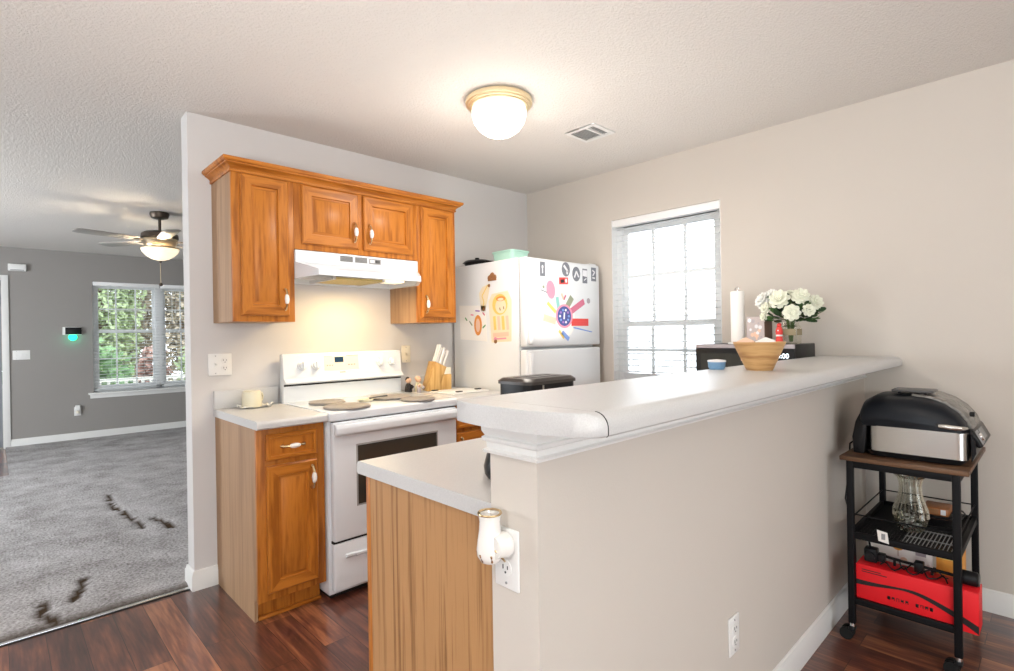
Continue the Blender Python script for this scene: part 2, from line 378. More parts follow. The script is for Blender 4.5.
# right wall with kitchen window opening
WY0, WY1, WZ0, WZ1 = -1.634, -.836, .90, 2.085
mb = MB(); mb.box(0, .12, BY-.1, WY0, 0, H, 'wall_beige').box(0, .12, WY1, .1, 0, H, 'wall_beige').box(0, .12, WY0, WY1, 0, WZ0, 'wall_beige').box(0, .12, WY0, WY1, WZ1, H, 'wall_beige')
struct('wall_right', mb)
struct('wall_kitchen', MB().box(WX, 0, 0, .115, 0, H, 'wall_white'))
struct('wall_peninsula', MB().box(XP, 0, YH, YHB, 0, 1.09, 'wall_beige'))
struct('wall_living_right', MB().box(0, .12, .1, FARY+.1, 0, H, 'wall_gray'))
# far living wall with window and door openings
FX0, FX1, FZ0, FZ1 = -2.26, -.74, .60, 2.065
DX0, DX1, DZ = -4.05, -3.135, 2.03
mb = MB(); y0, y1 = FARY, FARY+.12
mb.box(LX-.1, DX0, y0, y1, 0, H, 'wall_gray').box(DX0, DX1, y0, y1, DZ, H, 'wall_gray').box(DX1, FX0, y0, y1, 0, H, 'wall_gray').box(FX0, FX1, y0, y1, 0, FZ0, 'wall_gray').box(FX0, FX1, y0, y1, FZ1, H, 'wall_gray').box(FX1, .12, y0, y1, 0, H, 'wall_gray')
struct('wall_far', mb)
# left and back walls; their window and door openings are added for light
mb = MB(); mb.box(LX-.1, LX, BY-.1, -3.4, 0, H, 'wall_beige').box(LX-.1, LX, -1.8, 1.8, 0, H, 'wall_beige').box(LX-.1, LX, -3.4, -1.8, 0, .9, 'wall_beige').box(LX-.1, LX, -3.4, -1.8, 2.1, H, 'wall_beige').box(LX-.1, LX, 4.0, FARY+.1, 0, H, 'wall_beige').box(LX-.1, LX, 1.8, 4.0, 0, .6, 'wall_beige').box(LX-.1, LX, 1.8, 4.0, 2.1, H, 'wall_beige')
struct('wall_left', mb)
mb = MB(); mb.box(LX-.1, -4.6, BY-.1, BY, 0, H, 'wall_beige').box(-2.2, .12, BY-.1, BY, 0, H, 'wall_beige').box(-4.6, -2.2, BY-.1, BY, 2.1, H, 'wall_beige')
struct('wall_back', mb)
mb = MB()
for x in (-4.58, -3.42, -3.36, -2.24): mb.box(x, x+.05, BY-.08, BY-.03, 0, 2.1, 'trim_white')
mb.box(-4.6, -2.2, BY-.08, BY-.03, 2.05, 2.1, 'trim_white').box(-4.6, -2.2, BY-.08, BY-.03, 0, .05, 'trim_white')
struct('added_door', mb)  # unseen patio door frame, added along with the back fill
mb = MB()
for y in (-3.4, -2.625, -1.85): mb.box(LX-.08, LX-.03, y, y+.05, .9, 2.1, 'vinyl')
for z in (.9, 1.475, 2.05): mb.box(LX-.075, LX-.035, -3.35, -1.85, z, z+.05, 'vinyl')
struct('added_window', mb)  # unseen window frame, added to go with the dining fill
# baseboards
BP = [(0, 0), (.014, 0), (.014, .075), (.010, .083), (.008, .095), (.003, .10), (0, .10)]
struct('baseboard_kitchen', MB().sweep([(-2.38, 0), (WX, 0), (WX, .115), (-.02, .115)][::-1], BP, 'trim_white'))
struct('baseboard_peninsula', MB().sweep([(0, YH), (XP, YH), (XP, YHB+.005)], [(-o, z) for o, z in BP], 'trim_white'))
struct('baseboard_right', MB().sweep([(0, YH-.014), (0, BY)], BP, 'trim_white'))
struct('baseboard_far', MB().sweep([(DX1+.06, FARY), (0, FARY)], BP, 'trim_white'))
# carpet: pile with worn, soiled furrows pressed into it
def carpet():
    segs = []
    def fur(pts, wd):
        for a, b in zip(pts, pts[1:]): segs.append((Vector(a), Vector(b), wd))
    fur([(-2.544, 2.38), (-2.576, 1.96), (-2.539, 1.787)], .026); fur([(-2.539, 1.787), (-2.521, 1.546), (-2.496, 1.373)], .034)
    fur([(-2.496, 1.373), (-2.50, 1.25)], .028); fur([(-2.414, 1.434), (-2.373, 1.301), (-2.353, 1.11)], .036)
    fur([(-2.881, .564), (-2.913, .403), (-2.954, .285)], .034); fur([(-3.048, .339), (-3.078, .237), (-3.03, .10)], .040)
    bm = bmesh.new(); col = bm.loops.layers.color.new('soil')
    xs = [LX+.0+i*.25 for i in range(10)]; x = xs[-1]
    while x < -1.6: x += .025; xs.append(min(x, -1.6))
    xs += [-1.2, -.8, -.4, 0.0]
    ys = []; y = .062
    while y < 2.6: ys.append(y); y += .025
    while y < FARY: ys.append(y); y += .15
    ys.append(FARY); ys = sorted(set(ys+[3.9]))
    xs = sorted(set(xs+[-3.12]))
    g = {}
    soil = {}
    for i, x in enumerate(xs):
        for j, y in enumerate(ys):
            s = 0
            if y < 2.5:
                p = Vector((x, y))+Vector((noise.noise(Vector((x*25, y*25, 0))), noise.noise(Vector((x*25, y*25, 9)))))*.022
                for a, b, wd in segs:
                    t = max(0, min(1, (p-a).dot(b-a)/(b-a).length_squared)); d = (p-(a+(b-a)*t)).length
                    s = max(s, max(0, 1-d/wd))
            z = .014+noise.noise(Vector((x*9, y*9, 0)))*.002-s*.012
            e = max(0, 1-(y-.062)/.02)
            if j == 0: z = .002
            soil[(i, j)] = min(1, s*1.6); 
            if .03 < y < .18: soil[(i, j)] = max(soil[(i, j)], .95*max(0, 1-(y-.062)/.11))
            g[(i, j)] = bm.verts.new((x, y, z))
    for i in range(len(xs)-1):
        for j in range(len(ys)-1):
            if xs[i] < -3.121 and ys[j] > 3.899: continue
            if ys[j] < .115 and xs[i] > WX-.013: 
                if ys[j] < .125: continue
            f = bm.faces.new((g[i, j], g[i+1, j], g[i+1, j+1], g[i, j+1]))
            for l, k in zip(f.loops, ((i, j), (i+1, j), (i+1, j+1), (i, j+1))): v = soil[k]; l[col] = (v, v, v, 1)
    for v in [v for v in bm.verts if not v.link_faces]: bm.verts.remove(v)
    me = bpy.data.meshes.new('carpet'); 
    for f in bm.faces: f.smooth = True
    bm.to_mesh(me); bm.free(); me.materials.append(MATS['carpet_pile'])
    o = bpy.data.objects.new('carpet', me); C.objects.link(o)
    tag(o, 'gray brown wall-to-wall carpet of the living room with dark worn furrows', 'carpet')
    return o
carpet()
struct('trim_1', MB().prism([(.028, 0), (.03, .006), (.045, .009), (.056, .006), (.058, 0)], LX, WX-.016, 'chrome').prism([(.018, 0), (.02, .004), (.028, .004), (.028, 0)], LX, WX-.016, 'black_gap'))

# ---- kitchen window
def kitchen_window():
    g = MB(); X0, X1 = .060, .095
    for (a, b, c, d) in ((WY0, WY1, WZ0, WZ0+.05), (WY0, WY1, WZ1-.05, WZ1), (WY0, WY0+.045, WZ0+.05, WZ1-.05), (WY1-.045, WY1, WZ0+.05, WZ1-.05)): g.box(.058, .12, a, b, c, d, 'vinyl')
    g.box(.0005, .058, WY0+.0005, WY0+.004, WZ0, WZ1, 'vinyl').box(.0005, .058, WY1-.004, WY1-.0005, WZ0, WZ1, 'vinyl')
    r = struct('window_1', g)
    zm = 1.34
    for k, (z0, z1, x) in enumerate(((WZ0+.05, zm+.02, .062), (zm-.02, WZ1-.05, .085))):
        s = MB(); ya, yb = WY0+.045, WY1-.045
        for q in ((ya, yb, z0, z0+.04), (ya, yb, z1-.04, z1), (ya, ya+.035, z0+.04, z1-.04), (yb-.035, yb, z0+.04, z1-.04)): s.box(x, x+.022, *q, 'vinyl')
        for i in (1, 2):
            y = ya+(yb-ya)*i/3; s.box(x+.003, x+.018, y-.010, y+.010, z0+.04, z1-.04, 'vinyl')
        z = (z0+z1)/2; s.box(x+.004, x+.017, ya+.035, yb-.035, z-.010, z+.010, 'vinyl')
        so = obj('sash', s, r)
        obj('pane', MB().box(x+.009, x+.012, ya+.03, yb-.03, z0+.03, z1-.03, 'window_glass'), so)
    s = MB().box(.0, .055, WY0, WY1, WZ0-.02, WZ0, 'trim_white'); obj('window_sill', s, r)
kitchen_window()
def blinds(name, label, x0, x1, z0, z1, pitch, tilt, n_cords, mapf, wand=None):
    """slatted blind built along local x; mapf places it"""
    r = thing(name, label, 'blinds')
    obj('headrail', mapf(MB().box(x0, x1, -.025, .025, z1-.05, z1, 'vinyl', .003)), r)
    n = int((z1-z0-.08)/pitch); s = MB(); w2 = .0235
    for i in range(n):
        z = z1-.07-i*pitch
        a, b = math.cos(tilt)*w2, math.sin(tilt)*w2
        s.prism([(-a, z-b), (0, z+.002), (a, z+b), (a, z+b+.0018), (0, z+.0045), (-a, z-b+.0018)], x0+.006, x1-.006, 'blind_white')
    obj('slats', mapf(s), r)
    obj('bottom_rail', mapf(MB().box(x0+.004, x1-.004, -.024, .024, z0, z0+.018, 'blind_white', .003)), r)
    for i in range(n_cords):
        x = x0+(x1-x0)*(i+.5)/n_cords
        obj('ladder_cord', mapf(MB().box(x-.0012, x+.0012, -.026, -.0245, z0, z1-.03, 'blind_white')), r)
    if wand: obj('wand', mapf(MB().tube([(x0+wand, -.035, z1-.04), (x0+wand, -.035, z1-.55)], .004, 'vinyl', 6)), r)
    return r
def to_right(mb):  # local x -> world Y, local y(-toward room) -> world X
    bmesh.ops.transform(mb.bm, matrix=Matrix(((0, 1, 0, .026), (1, 0, 0, 0), (0, 0, 1, 0), (0, 0, 0, 1))), verts=mb.bm.verts)
    bmesh.ops.reverse_faces(mb.bm, faces=mb.bm.faces); return mb
blinds('window_blinds', 'open white slatted blinds in the bright kitchen window beside the refrigerator', WY0+.006, WY1-.006, .93, WZ1-.002, .042, .12, 2, to_right)
# ---- living window
def living_window():
    g = MB(); xs = [(FX0, FX0+.04), (-1.55, -1.453), (FX1-.04, FX1)]
    for a, b in xs: g.box(a, b, FARY+.04, FARY+.12, FZ0, FZ1, 'vinyl', .003)
    g.box(FX0, FX1, FARY+.04, FARY+.12, FZ1-.04, FZ1, 'vinyl').box(FX0, FX1, FARY+.04, FARY+.12, FZ0, FZ0+.05, 'vinyl')
    r = struct('window_2', g)
    for xa, xb in ((FX0+.04, -1.55), (-1.453, FX1-.04)):
        for z0, z1, y in ((FZ0+.05, 1.43, .06), (1.385, FZ1-.04, .083)):
            s = MB(); y = FARY+y
            for q in ((xa, xb, z0, z0+.04), (xa, xb, z1-.04, z1), (xa, xa+.03, z0+.04, z1-.04), (xb-.03, xb, z0+.04, z1-.04)): s.box(q[0], q[1], y, y+.02, q[2], q[3], 'vinyl')
            for i in (1, 2):
                x = xa+(xb-xa)*i/3; s.box(x-.008, x+.008, y+.004, y+.016, z0+.04, z1-.04, 'vinyl')
            zm = (z0+z1)/2; s.box(xa+.03, xb-.03, y+.005, y+.015, zm-.008, zm+.008, 'vinyl')
            so = obj('sash', s, r); obj('pane', MB().box(xa+.02, xb-.02, y+.008, y+.011, z0+.02, z1-.02, 'window_glass'), so)
    obj('window_sill', MB().box(FX0-.06, FX1+.06, FARY-.05, FARY+.04, FZ0-.025, FZ0, 'trim_white', .004).box(FX0-.04, FX1+.04, FARY-.014, FARY, FZ0-.075, FZ0-.025, 'trim_white', .003), r)
living_window()
def to_far(mb):
    bmesh.ops.translate(mb.bm, vec=(0, FARY+.012, 0), verts=mb.bm.verts); return mb
blinds('window_blinds', 'left white slatted blinds with hanging wand in the living room window', FX0+.006, -1.508, FZ0+.02, FZ1, .040, .05, 2, to_far, .16)
blinds('window_blinds', 'right white slatted blinds of the living room window beside the kitchen wall edge', -1.495, FX1-.006, FZ0+.02, FZ1, .040, .05, 2, to_far, .14)
# ---- entry door far left
g = MB()
for q in ((DX1, DX1+.065, 0, DZ+.065), (DX0-.065, DX0, 0, DZ+.065)): g.box(q[0], q[1], FARY-.016, FARY, q[2], q[3], 'trim_white', .003)
g.box(DX0, DX1, FARY-.016, FARY, DZ, DZ+.065, 'trim_white', .003)
r = struct('door_1', g)
s = MB().box(DX0+.005, DX1-.003, FARY+.03, FARY+.07, .01, DZ-.005, 'door_paint', .002)
for z0, z1 in ((.25, .85), (1.0, 1.8)):
    for x0_ in (DX0+.12, DX0+.50): s.box(x0_, x0_+.28, FARY+.022, FARY+.035, z0, z1, 'door_paint', .006)
d = obj('door_leaf', s, r)
obj('door_handle', MB().cyl((DX1-.10, FARY+.03, .97), .028, .05, 'brass', 16, 'y', bev=.008), d)

# ------------------------------------------------------------------ outside the living room window
def outside():
    g = MB().box(-14, 12, 5.93, 24, -.5, -.35, 'grass')
    o = obj('ground', g); o['kind'] = 'structure'
    r = thing('railing', 'pale picket railing outside the living room window', 'railing', (-.5, 7.6, -.35))
    obj('rail', MB().box(-5, 5, 7.58, 7.62, .62, .67, 'fence_paint').box(-5, 5, 7.58, 7.62, -.2, -.15, 'fence_paint').box(-5, 5, 7.57, 7.63, -.35, -.2, 'fence_paint'), r)
    for i in range(60):
        x = -3.6+i*.115
        obj('picket', MB().box(x-.02, x+.02, 7.56, 7.58, -.18, .62, 'fence_paint'), r)
    def crown(c, r_, n, m, sz):
        mb = MB(); t = bmesh.new()
        for i in range(n):
            v = Vector((random.gauss(0, 1), random.gauss(0, 1), random.gauss(0, 1))).normalized()*random.uniform(.45, 1)
            p = Vector(c)+Vector((v.x*r_[0], v.y*r_[1], v.z*r_[2])); a = Vector((random.uniform(-1, 1), random.uniform(-1, 1), random.uniform(-1, 1))).normalized()
            b = a.orthogonal().normalized(); e = sz*random.uniform(.6, 1.4)
            t.faces.new([t.verts.new(p+a*e), t.verts.new(p+b*e*.6), t.verts.new(p-a*e), t.verts.new(p-b*e*.6)])
        return mb._add(t, m)
    spec = [((-2.2, 10.2, .55), (1.1, .7, .85), 'foliage', 'dark green rounded bush at left beyond the picket railing', 1400),
            ((.45, 10.6, .6), (.7, .6, .95), 'foliage_light', 'light green bush near the middle beyond the picket railing', 1100),
            ((-.65, 10.9, .45), (.33, .33, .75), 'foliage_red', 'small reddish shrub between two green bushes', 400),
            ((2.3, 10.2, .7), (1.0, .7, 1.1), 'foliage', 'green bush at right beyond the picket railing', 1200)]
    for c, r_, m, lab, n in spec:
        t = thing('bush', lab, 'bush', (c[0], c[1], -.35))
        obj('foliage', crown(c, r_, n, m, .10), t); obj('stem', MB().tube([(c[0], c[1], -.35), (c[0]+.03, c[1], c[2])], .04, 'bark', 6), t)
    tr = [(-3.3, 14, 'foliage_brown', 'bare brown tree at the left of the view behind the dark bush'), (-1.2, 14.2, 'foliage_light', 'pale green tall tree behind the dark bush'),
          (.9, 14.4, 'foliage_brown', 'tall brown leafy tree behind the reddish shrub'), (3.0, 14.6, 'foliage_light', 'pale green tree filling the upper right of the window view'), (5.1, 14.4, 'foliage', 'dark green tree at the far right outside')]
    tr += [(-4.6, 17.4, 'foliage_light', 'pale green tree in the back row, leftmost behind the bare brown tree'), (-2.3, 17.6, 'foliage_brown', 'brown tree in the back row between the two front trees on the left'), (-.1, 17.5, 'foliage_brown', 'brown tree in the back row behind the tall brown leafy tree'),
           (2.0, 17.6, 'foliage_light', 'pale green tree in the back row right of the center'), (4.1, 17.4, 'foliage_brown', 'brown tree in the back row toward the right of the window view')]
    for x, y, m, lab in tr:
        t = thing('tree', lab, 'tree', (x, y, -.35))
        k = MB(); k.tube([(x, y, -.35), (x+.05, y, 2), (x-.08, y, 5)], [.14, .11, .06], 'bark', 8)
        for i in range(7):
            a = random.uniform(0, 6.28); z = 1+i*.5; k.tube([(x, y, z), (x+math.cos(a)*.45, y+math.sin(a)*.35, z+.6), (x+math.cos(a)*.85, y+math.sin(a)*.6, z+1.5)], [.045, .03, .012], 'bark', 5)
        obj('trunk', k, t); obj('foliage', crown((x, y, 2.6), (1.0, .8, 3.1), 5500, m, .085), t)
outside()

# ------------------------------------------------------------------ doors, drawers and handles of the oak cabinets
def pull(c, vert=True, L=.096):
    """brass bow pull with white ceramic grip, front faces -y"""
    m = MB(); x, y, z = c
    def pt(s, o): return (x, y-o, z+s) if vert else (x+s, y-o, z)
    m.tube([pt(-L/2, 0), pt(-L/2, .012), pt(-L*.36, .022), pt(-L*.22, .026)], [.008, .0065, .006, .0065], 'brass', 8)
    m.tube([pt(L/2, 0), pt(L/2, .012), pt(L*.36, .022), pt(L*.22, .026)], [.008, .0065, .006, .0065], 'brass', 8)
    m.tube([pt(-L*.24, .026), pt(-L*.16, .027), pt(0, .028), pt(L*.16, .027), pt(L*.24, .026)], [.0065, .010, .012, .010, .0065], 'ceramic_white', 10)
    for s in (-1, 1):
        m.tube([pt(s*L*.60, .002), pt(s*L*.5, .004), pt(s*L*.42, .002)], [.004, .011, .004], 'brass', 8)
    return m
def panel_front(x0, x1, z0, z1, y, th=.019, fw=.055, raise_=True):
    """door face with frame, groove and panel; front at y-th"""
    m = MB(); t = bmesh.new()
    rings = [(0, 0), (0, -th+.006), (.006, -th), (fw, -th), (fw+.003, -th+.010), (fw+.009, -th+.010)]
    if raise_: rings += [(fw+.018, -th+.004)]
    R = []
    for i, d in rings: R.append([t.verts.new(p) for p in ((x0+i, y+d, z0+i), (x1-i, y+d, z0+i), (x1-i, y+d, z1-i), (x0+i, y+d, z1-i))])
    iv, ih = m.mi('oak_v'), m.mi('oak_h')
    t.faces.new(R[0][::-1]).material_index = iv
    for a, b in zip(R, R[1:]):
        for k in range(4):
            f = t.faces.new((a[k], a[(k+1) % 4], b[(k+1) % 4], b[k])); f.material_index = ih if k in (0, 2) else iv
    t.faces.new(R[-1]).material_index = iv
    bmesh.ops.recalc_face_normals(t, faces=t.faces)
    return m._add(t, None)
def add_door(root, x0, x1, z0, z1, y, handle, vert=True, name='door', fw=.052):
    d = obj(name, panel_front(x0, x1, z0, z1, y, fw=fw), root)
    obj('handle', pull((handle[0], y-.019, handle[1]), vert), d)
    return d
def cab_body(x0, x1, y0, y1, z0, z1, side='oak_side', front='oak_v', toe=False):
    m = MB(); z = z0
    if toe: m.box(x0+.002, x1-.002, y0+.07, y1, z0, z0+.10, 'oak_v'); z = z0+.10
    m.box(x0, x1, y0+.019, y1, z, z1, side); m.box(x0, x1, y0, y0+.019, z, z1, front, .001)
    if toe: m.box(x0, x0+.014, y0+.05, y1, z0, z0+.10, side)
    return m
# upper cabinets
UY = -.318; UZ = 1.362; UT = 2.105
r = thing('wall_cabinet', 'tall left oak wall cabinet with one door, left of the range hood', 'cabinet', (-2.23, -.16, UZ))
obj('body', cab_body(-2.384, -2.084, UY, -.002, UZ, UT), r)
add_door(r, -2.348, -2.116, 1.392, 2.083, UY, (-2.142, 1.475))
r = thing('wall_cabinet', 'short oak wall cabinet with two doors directly above the range hood', 'cabinet', (-1.70, -.16, 1.742))
obj('body', cab_body(-2.083, -1.322, UY, -.002, 1.742, UT), r)
add_door(r, -2.045, -1.722, 1.772, 2.080, UY, (-1.752, 1.862)); add_door(r, -1.690, -1.358, 1.772, 2.080, UY, (-1.657, 1.862))
r = thing('wall_cabinet', 'tall right oak wall cabinet with one door, beside the refrigerator', 'cabinet', (-1.18, -.16, UZ))
obj('body', cab_body(-1.321, -1.022, UY, -.002, UZ, UT), r)
add_door(r, -1.298, -1.048, 1.392, 2.083, UY, (-1.272, 1.475))
CP = [(0, UT-.018), (.007, UT-.018), (.009, UT-.008), (.004, UT-.006), (.010, UT+.004), (.024, UT+.014), (.030, UT+.016), (.031, UT+.022), (.038, UT+.024), (.044, UT+.032), (.044, UT+.042), (0, UT+.042)]
tag(obj('crown_molding', MB().sweep([(-2.384, -.002), (-2.384, UY), (-1.022, UY), (-1.022, -.002)], CP, 'oak_h').box(-2.38, -1.026, UY+.004, -.002, UT+.001, UT+.035, 'oak_h')),
    'oak crown molding running along the top of the wall cabinets', 'molding')
# range hood
def hood():
    x0, x1 = -2.081, -1.323; r = thing('range_hood', 'white range hood with lit lamp under the oak cabinets', 'range hood', (-1.70, -.2, 1.58))
    b = MB(); yb = -.004
    b.box(x0, x1, -.327, yb, 1.672, 1.738, 'enamel', .002)
    t = bmesh.new(); a, c = x0+.068, x1-.063
    V = [t.verts.new(p) for p in ((x0, -.328, 1.674), (x1, -.328, 1.674), (c, -.45, 1.632), (a, -.45, 1.632), (c, -.452, 1.600), (a, -.452, 1.600), (x1, -.328, 1.588), (x0, -.328, 1.588), (x1, yb, 1.588), (x0, yb, 1.588), (x1, yb, 1.672), (x0, yb, 1.672))]
    for q in ((0, 3, 2, 1), (3, 5, 4, 2), (0, 7, 5, 3), (1, 2, 4, 6), (0, 11, 9, 7), (1, 6, 8, 10), (11, 10, 8, 9)): t.faces.new([V[k] for k in q])
    # turned-in lower lip and recessed underside
    W = [t.verts.new(p) for p in ((c-.018, -.435, 1.602), (a+.018, -.435, 1.602), (x1-.02, -.32, 1.592), (x0+.02, -.32, 1.592), (x1-.02, yb-.01, 1.592), (x0+.02, yb-.01, 1.592))]
    U_ = [t.verts.new((p.co.x, p.co.y, p.co.z+.03)) for p in W]
    for (p, q), (g, h) in zip(((4, 5), (6, 4), (8, 6), (9, 8), (7, 9), (5, 7)), ((0, 1), (2, 0), (4, 2), (5, 4), (3, 5), (1, 3))):
        t.faces.new((V[p], V[q], W[h], W[g])); t.faces.new((W[g], W[h], U_[h], U_[g]))
    t.faces.new([U_[k] for k in (0, 1, 3, 5, 4, 2)])
    bmesh.ops.recalc_face_normals(t, faces=t.faces); b._add(t, 'enamel')
    obj('body', b, r)
    for xa in (-1.834, -1.744):
        g = MB().box(xa, xa+.076, -.3285, -.3265, 1.697, 1.729, 'mid_gray')
        for k in range(6): g.box(xa+.002, xa+.074, -.3300, -.3284, 1.699+k*.005, 1.7005+k*.005, 'dark_gray')
        obj('vent', g, r)
    g = MB().box(-1.657, -1.580, -.3285, -.3265, 1.695, 1.727, 'mid_gray'); g.box(-1.650, -1.625, -.334, -.3285, 1.703, 1.719, 'ink_white').box(-1.615, -1.59, -.333, -.3285, 1.703, 1.719, 'dark_gray'); obj('control_switch', g, r)
    f = MB().box(-1.90, -1.62, -.40, -.12, 1.590, 1.600, 'filter_brass').box(-1.915, -1.90, -.41, -.11, 1.586, 1.602, 'chrome').box(-1.62, -1.605, -.41, -.11, 1.586, 1.602, 'chrome')
    obj('filter', f, r)
    obj('lamp_lens', MB().box(-1.59, -1.47, -.40, -.30, 1.592, 1.604, 'glow_fan'), r)
hood()

# ------------------------------------------------------------------ base cabinets, counters
r = thing('base_cabinet', 'oak base cabinet with one drawer and door left of the stove', 'cabinet', (-2.22, -.3, 0))
BX0, BX1, BF = -2.384, -2.070, -.600
obj('body', cab_body(BX0, BX1, BF, -.002, 0, .874, toe=True), r)
obj('toe_molding', MB().box(BX0+.016, BX1-.002, BF+.048, BF+.07, 0, .016, 'oak_h', .004), r)
d = obj('drawer', panel_front(-2.345, -2.110, .728, .848, BF, fw=.018, raise_=False), r); obj('handle', pull((-2.228, BF-.019, .788), False), d)
add_door(r, -2.345, -2.110, .135, .705, BF, (-2.140, .625), fw=.05)
def nosed(y0, y1, z0, z1, n=6):
    """counter profile (y,z), rounded front at y0"""
    h = z1-z0; rr = .018
    p = [(y1, z0), (y1, z1)]
    for i in range(n+1):
        a = PI/2*i/n; p.append((y0+rr-rr*math.sin(a), z1-rr+rr*math.cos(a)))
    p += [(y0, z0+.006), (y0+.006, z0)]
    return p
tag(obj('countertop', MB().prism(nosed(-.642, -.002, .876, .914), -2.392, -2.066, 'laminate').box(-2.392, -2.066, -.022, -.002, .914, 1.008, 'laminate', .003)),
    'small pale laminate countertop with backsplash left of the stove', 'countertop')
r = thing('base_cabinet', 'oak base cabinet with drawer right of the stove, mostly hidden behind the bar', 'cabinet', (-1.07, -.3, 0))
obj('body', cab_body(-1.284, -.875, BF, -.002, 0, .874, toe=True), r)
d = obj('drawer', panel_front(-1.262, -.90, .728, .848, BF, fw=.018, raise_=False), r); obj('handle', pull((-1.08, BF-.019, .788), False), d)
add_door(r, -1.262, -.90, .135, .705, BF, (-1.235, .625))
tag(obj('countertop', MB().prism(nosed(-.642, -.002, .876, .914), -1.288, -.868, 'laminate').box(-1.288, -.868, -.022, -.002, .914, 1.008, 'laminate', .003)),
    'pale laminate countertop under the knife block between stove and refrigerator', 'countertop')
# peninsula
r = thing('base_cabinet', 'oak peninsula cabinet with striped grain end panel beside the white post', 'cabinet', (-1.3, -1.97, 0))
b = MB().box(-2.425, -.02, -2.235, -1.69, .1, .874, 'oak_v').box(-2.425, -.02, -2.235, -1.76, 0, .1, 'oak_v'); obj('body', b, r)
obj('end_panel', MB().box(-2.438, -2.4255, -2.236, -1.690, 0, .874, 'oak_panel'), r)
obj('face_frame', MB().box(-2.438, -2.40, -1.6895, -1.667, 0, .874, 'oak_v', .001).box(-2.40, -.02, -1.6895, -1.672, .1, .874, 'oak_v'), r)
for i in range(4):
    x0 = -2.36+i*.58; obj('door', MB().box(x0, x0+.54, -1.6715, -1.654, .135, .705, 'oak_v', .004).box(x0+.06, x0+.48, -1.656, -1.650, .195, .645, 'oak_v', .004), r)
g = MB(); t = bmesh.new()
def lam_pen():
    m = MB(); pts = [(y, z) for y, z in nosed(0, .60, .876, .914)]  # nose faces kitchen (+y)
    m.prism([(-1.630-y, z) for y, z in pts], -2.447, -.002, 'laminate'); return m
tag(obj('countertop', lam_pen()), 'lower pale laminate countertop of the peninsula behind the raised bar', 'countertop')
# bar top
BZ0, BZ1, BYF, BYB, BR = 1.0955, 1.1385, -2.532, -2.175, .028
def bar_section(yf, yb):
    """profile clipped to yf..yb of the rounded bar edge"""
    def zt_(y):
        d = y-BYF
        return BZ1 if d >= BR else BZ1-BR+math.sqrt(max(0, BR*BR-(BR-d)**2))
    p = [(yb, BZ0), (yb, BZ1), ((yb+yf)/2, BZ1)]
    for i in range(11):
        a = PI/2*i/10; y = max(yf, BYF+BR-BR*math.sin(a)); p.append((y, zt_(y)))
    return p+[(yf, BZ0+.004), (min(yf+.004, yb-.001), BZ0)]
def sections(m, secs, mat):
    t = bmesh.new(); R_ = [[t.verts.new((x, y, z)) for y, z in p] for x, p in secs]
    for a, b in zip(R_, R_[1:]):
        for i in range(len(a)): k = (i+1) % len(a); t.faces.new((a[i], a[k], b[k], b[i]))
    t.faces.new(R_[0]); t.faces.new(R_[-1][::-1]); bmesh.ops.remove_doubles(t, verts=t.verts, dist=1e-5); bmesh.ops.recalc_face_normals(t, faces=t.faces); return m._add(t, mat)
r = thing('bar_countertop', 'raised pale laminate bar countertop with rounded front edge on the half wall', 'countertop', (-1.25, -2.35, 1.0955))
obj('top', sections(MB(), [(-2.447, bar_section(BYF, BYB)), (-.002, bar_section(BYF, BYB))], 'laminate'), r)
ends = [(-2.4485, BYF, BYB), (-2.458, -2.529, BYB), (-2.468, -2.522, BYB), (-2.480, -2.505, BYB), (-2.490, -2.486, BYB), (-2.500, -2.463, BYB-.001), (-2.508, -2.438, -2.205), (-2.514, -2.41, -2.25), (-2.517, -2.375, -2.29)]
obj('end_cap', sections(MB(), [(x, bar_section(a, b)) for x, a, b in ends], 'laminate'), r, ang=60)
sm = [(y-.0008 if y < -2.5 else y, z+(.0008 if z > 1.12 else 0)) for y, z in bar_section(BYF, BYB) if y < -2.49]
obj('edge_seam', MB().prism(sm, -2.4487, -2.4468, 'black_gap'), r)
CP2 = [(0, 1.030), (.010, 1.030), (.012, 1.036), (.005, 1.040), (.006, 1.052), (.012, 1.056), (.013, 1.063), (.008, 1.066), (.013, 1.076), (.014, 1.095), (0, 1.095)]
struct('trim_2', MB().sweep([(-.001, YH), (XP, YH), (XP, YHB), (XP+.30, YHB)], [(-o, z) for o, z in CP2], 'trim_white').box(XP+.001, -.001, YH+.001, YHB-.001, 1.0901, 1.0949, 'trim_white'))

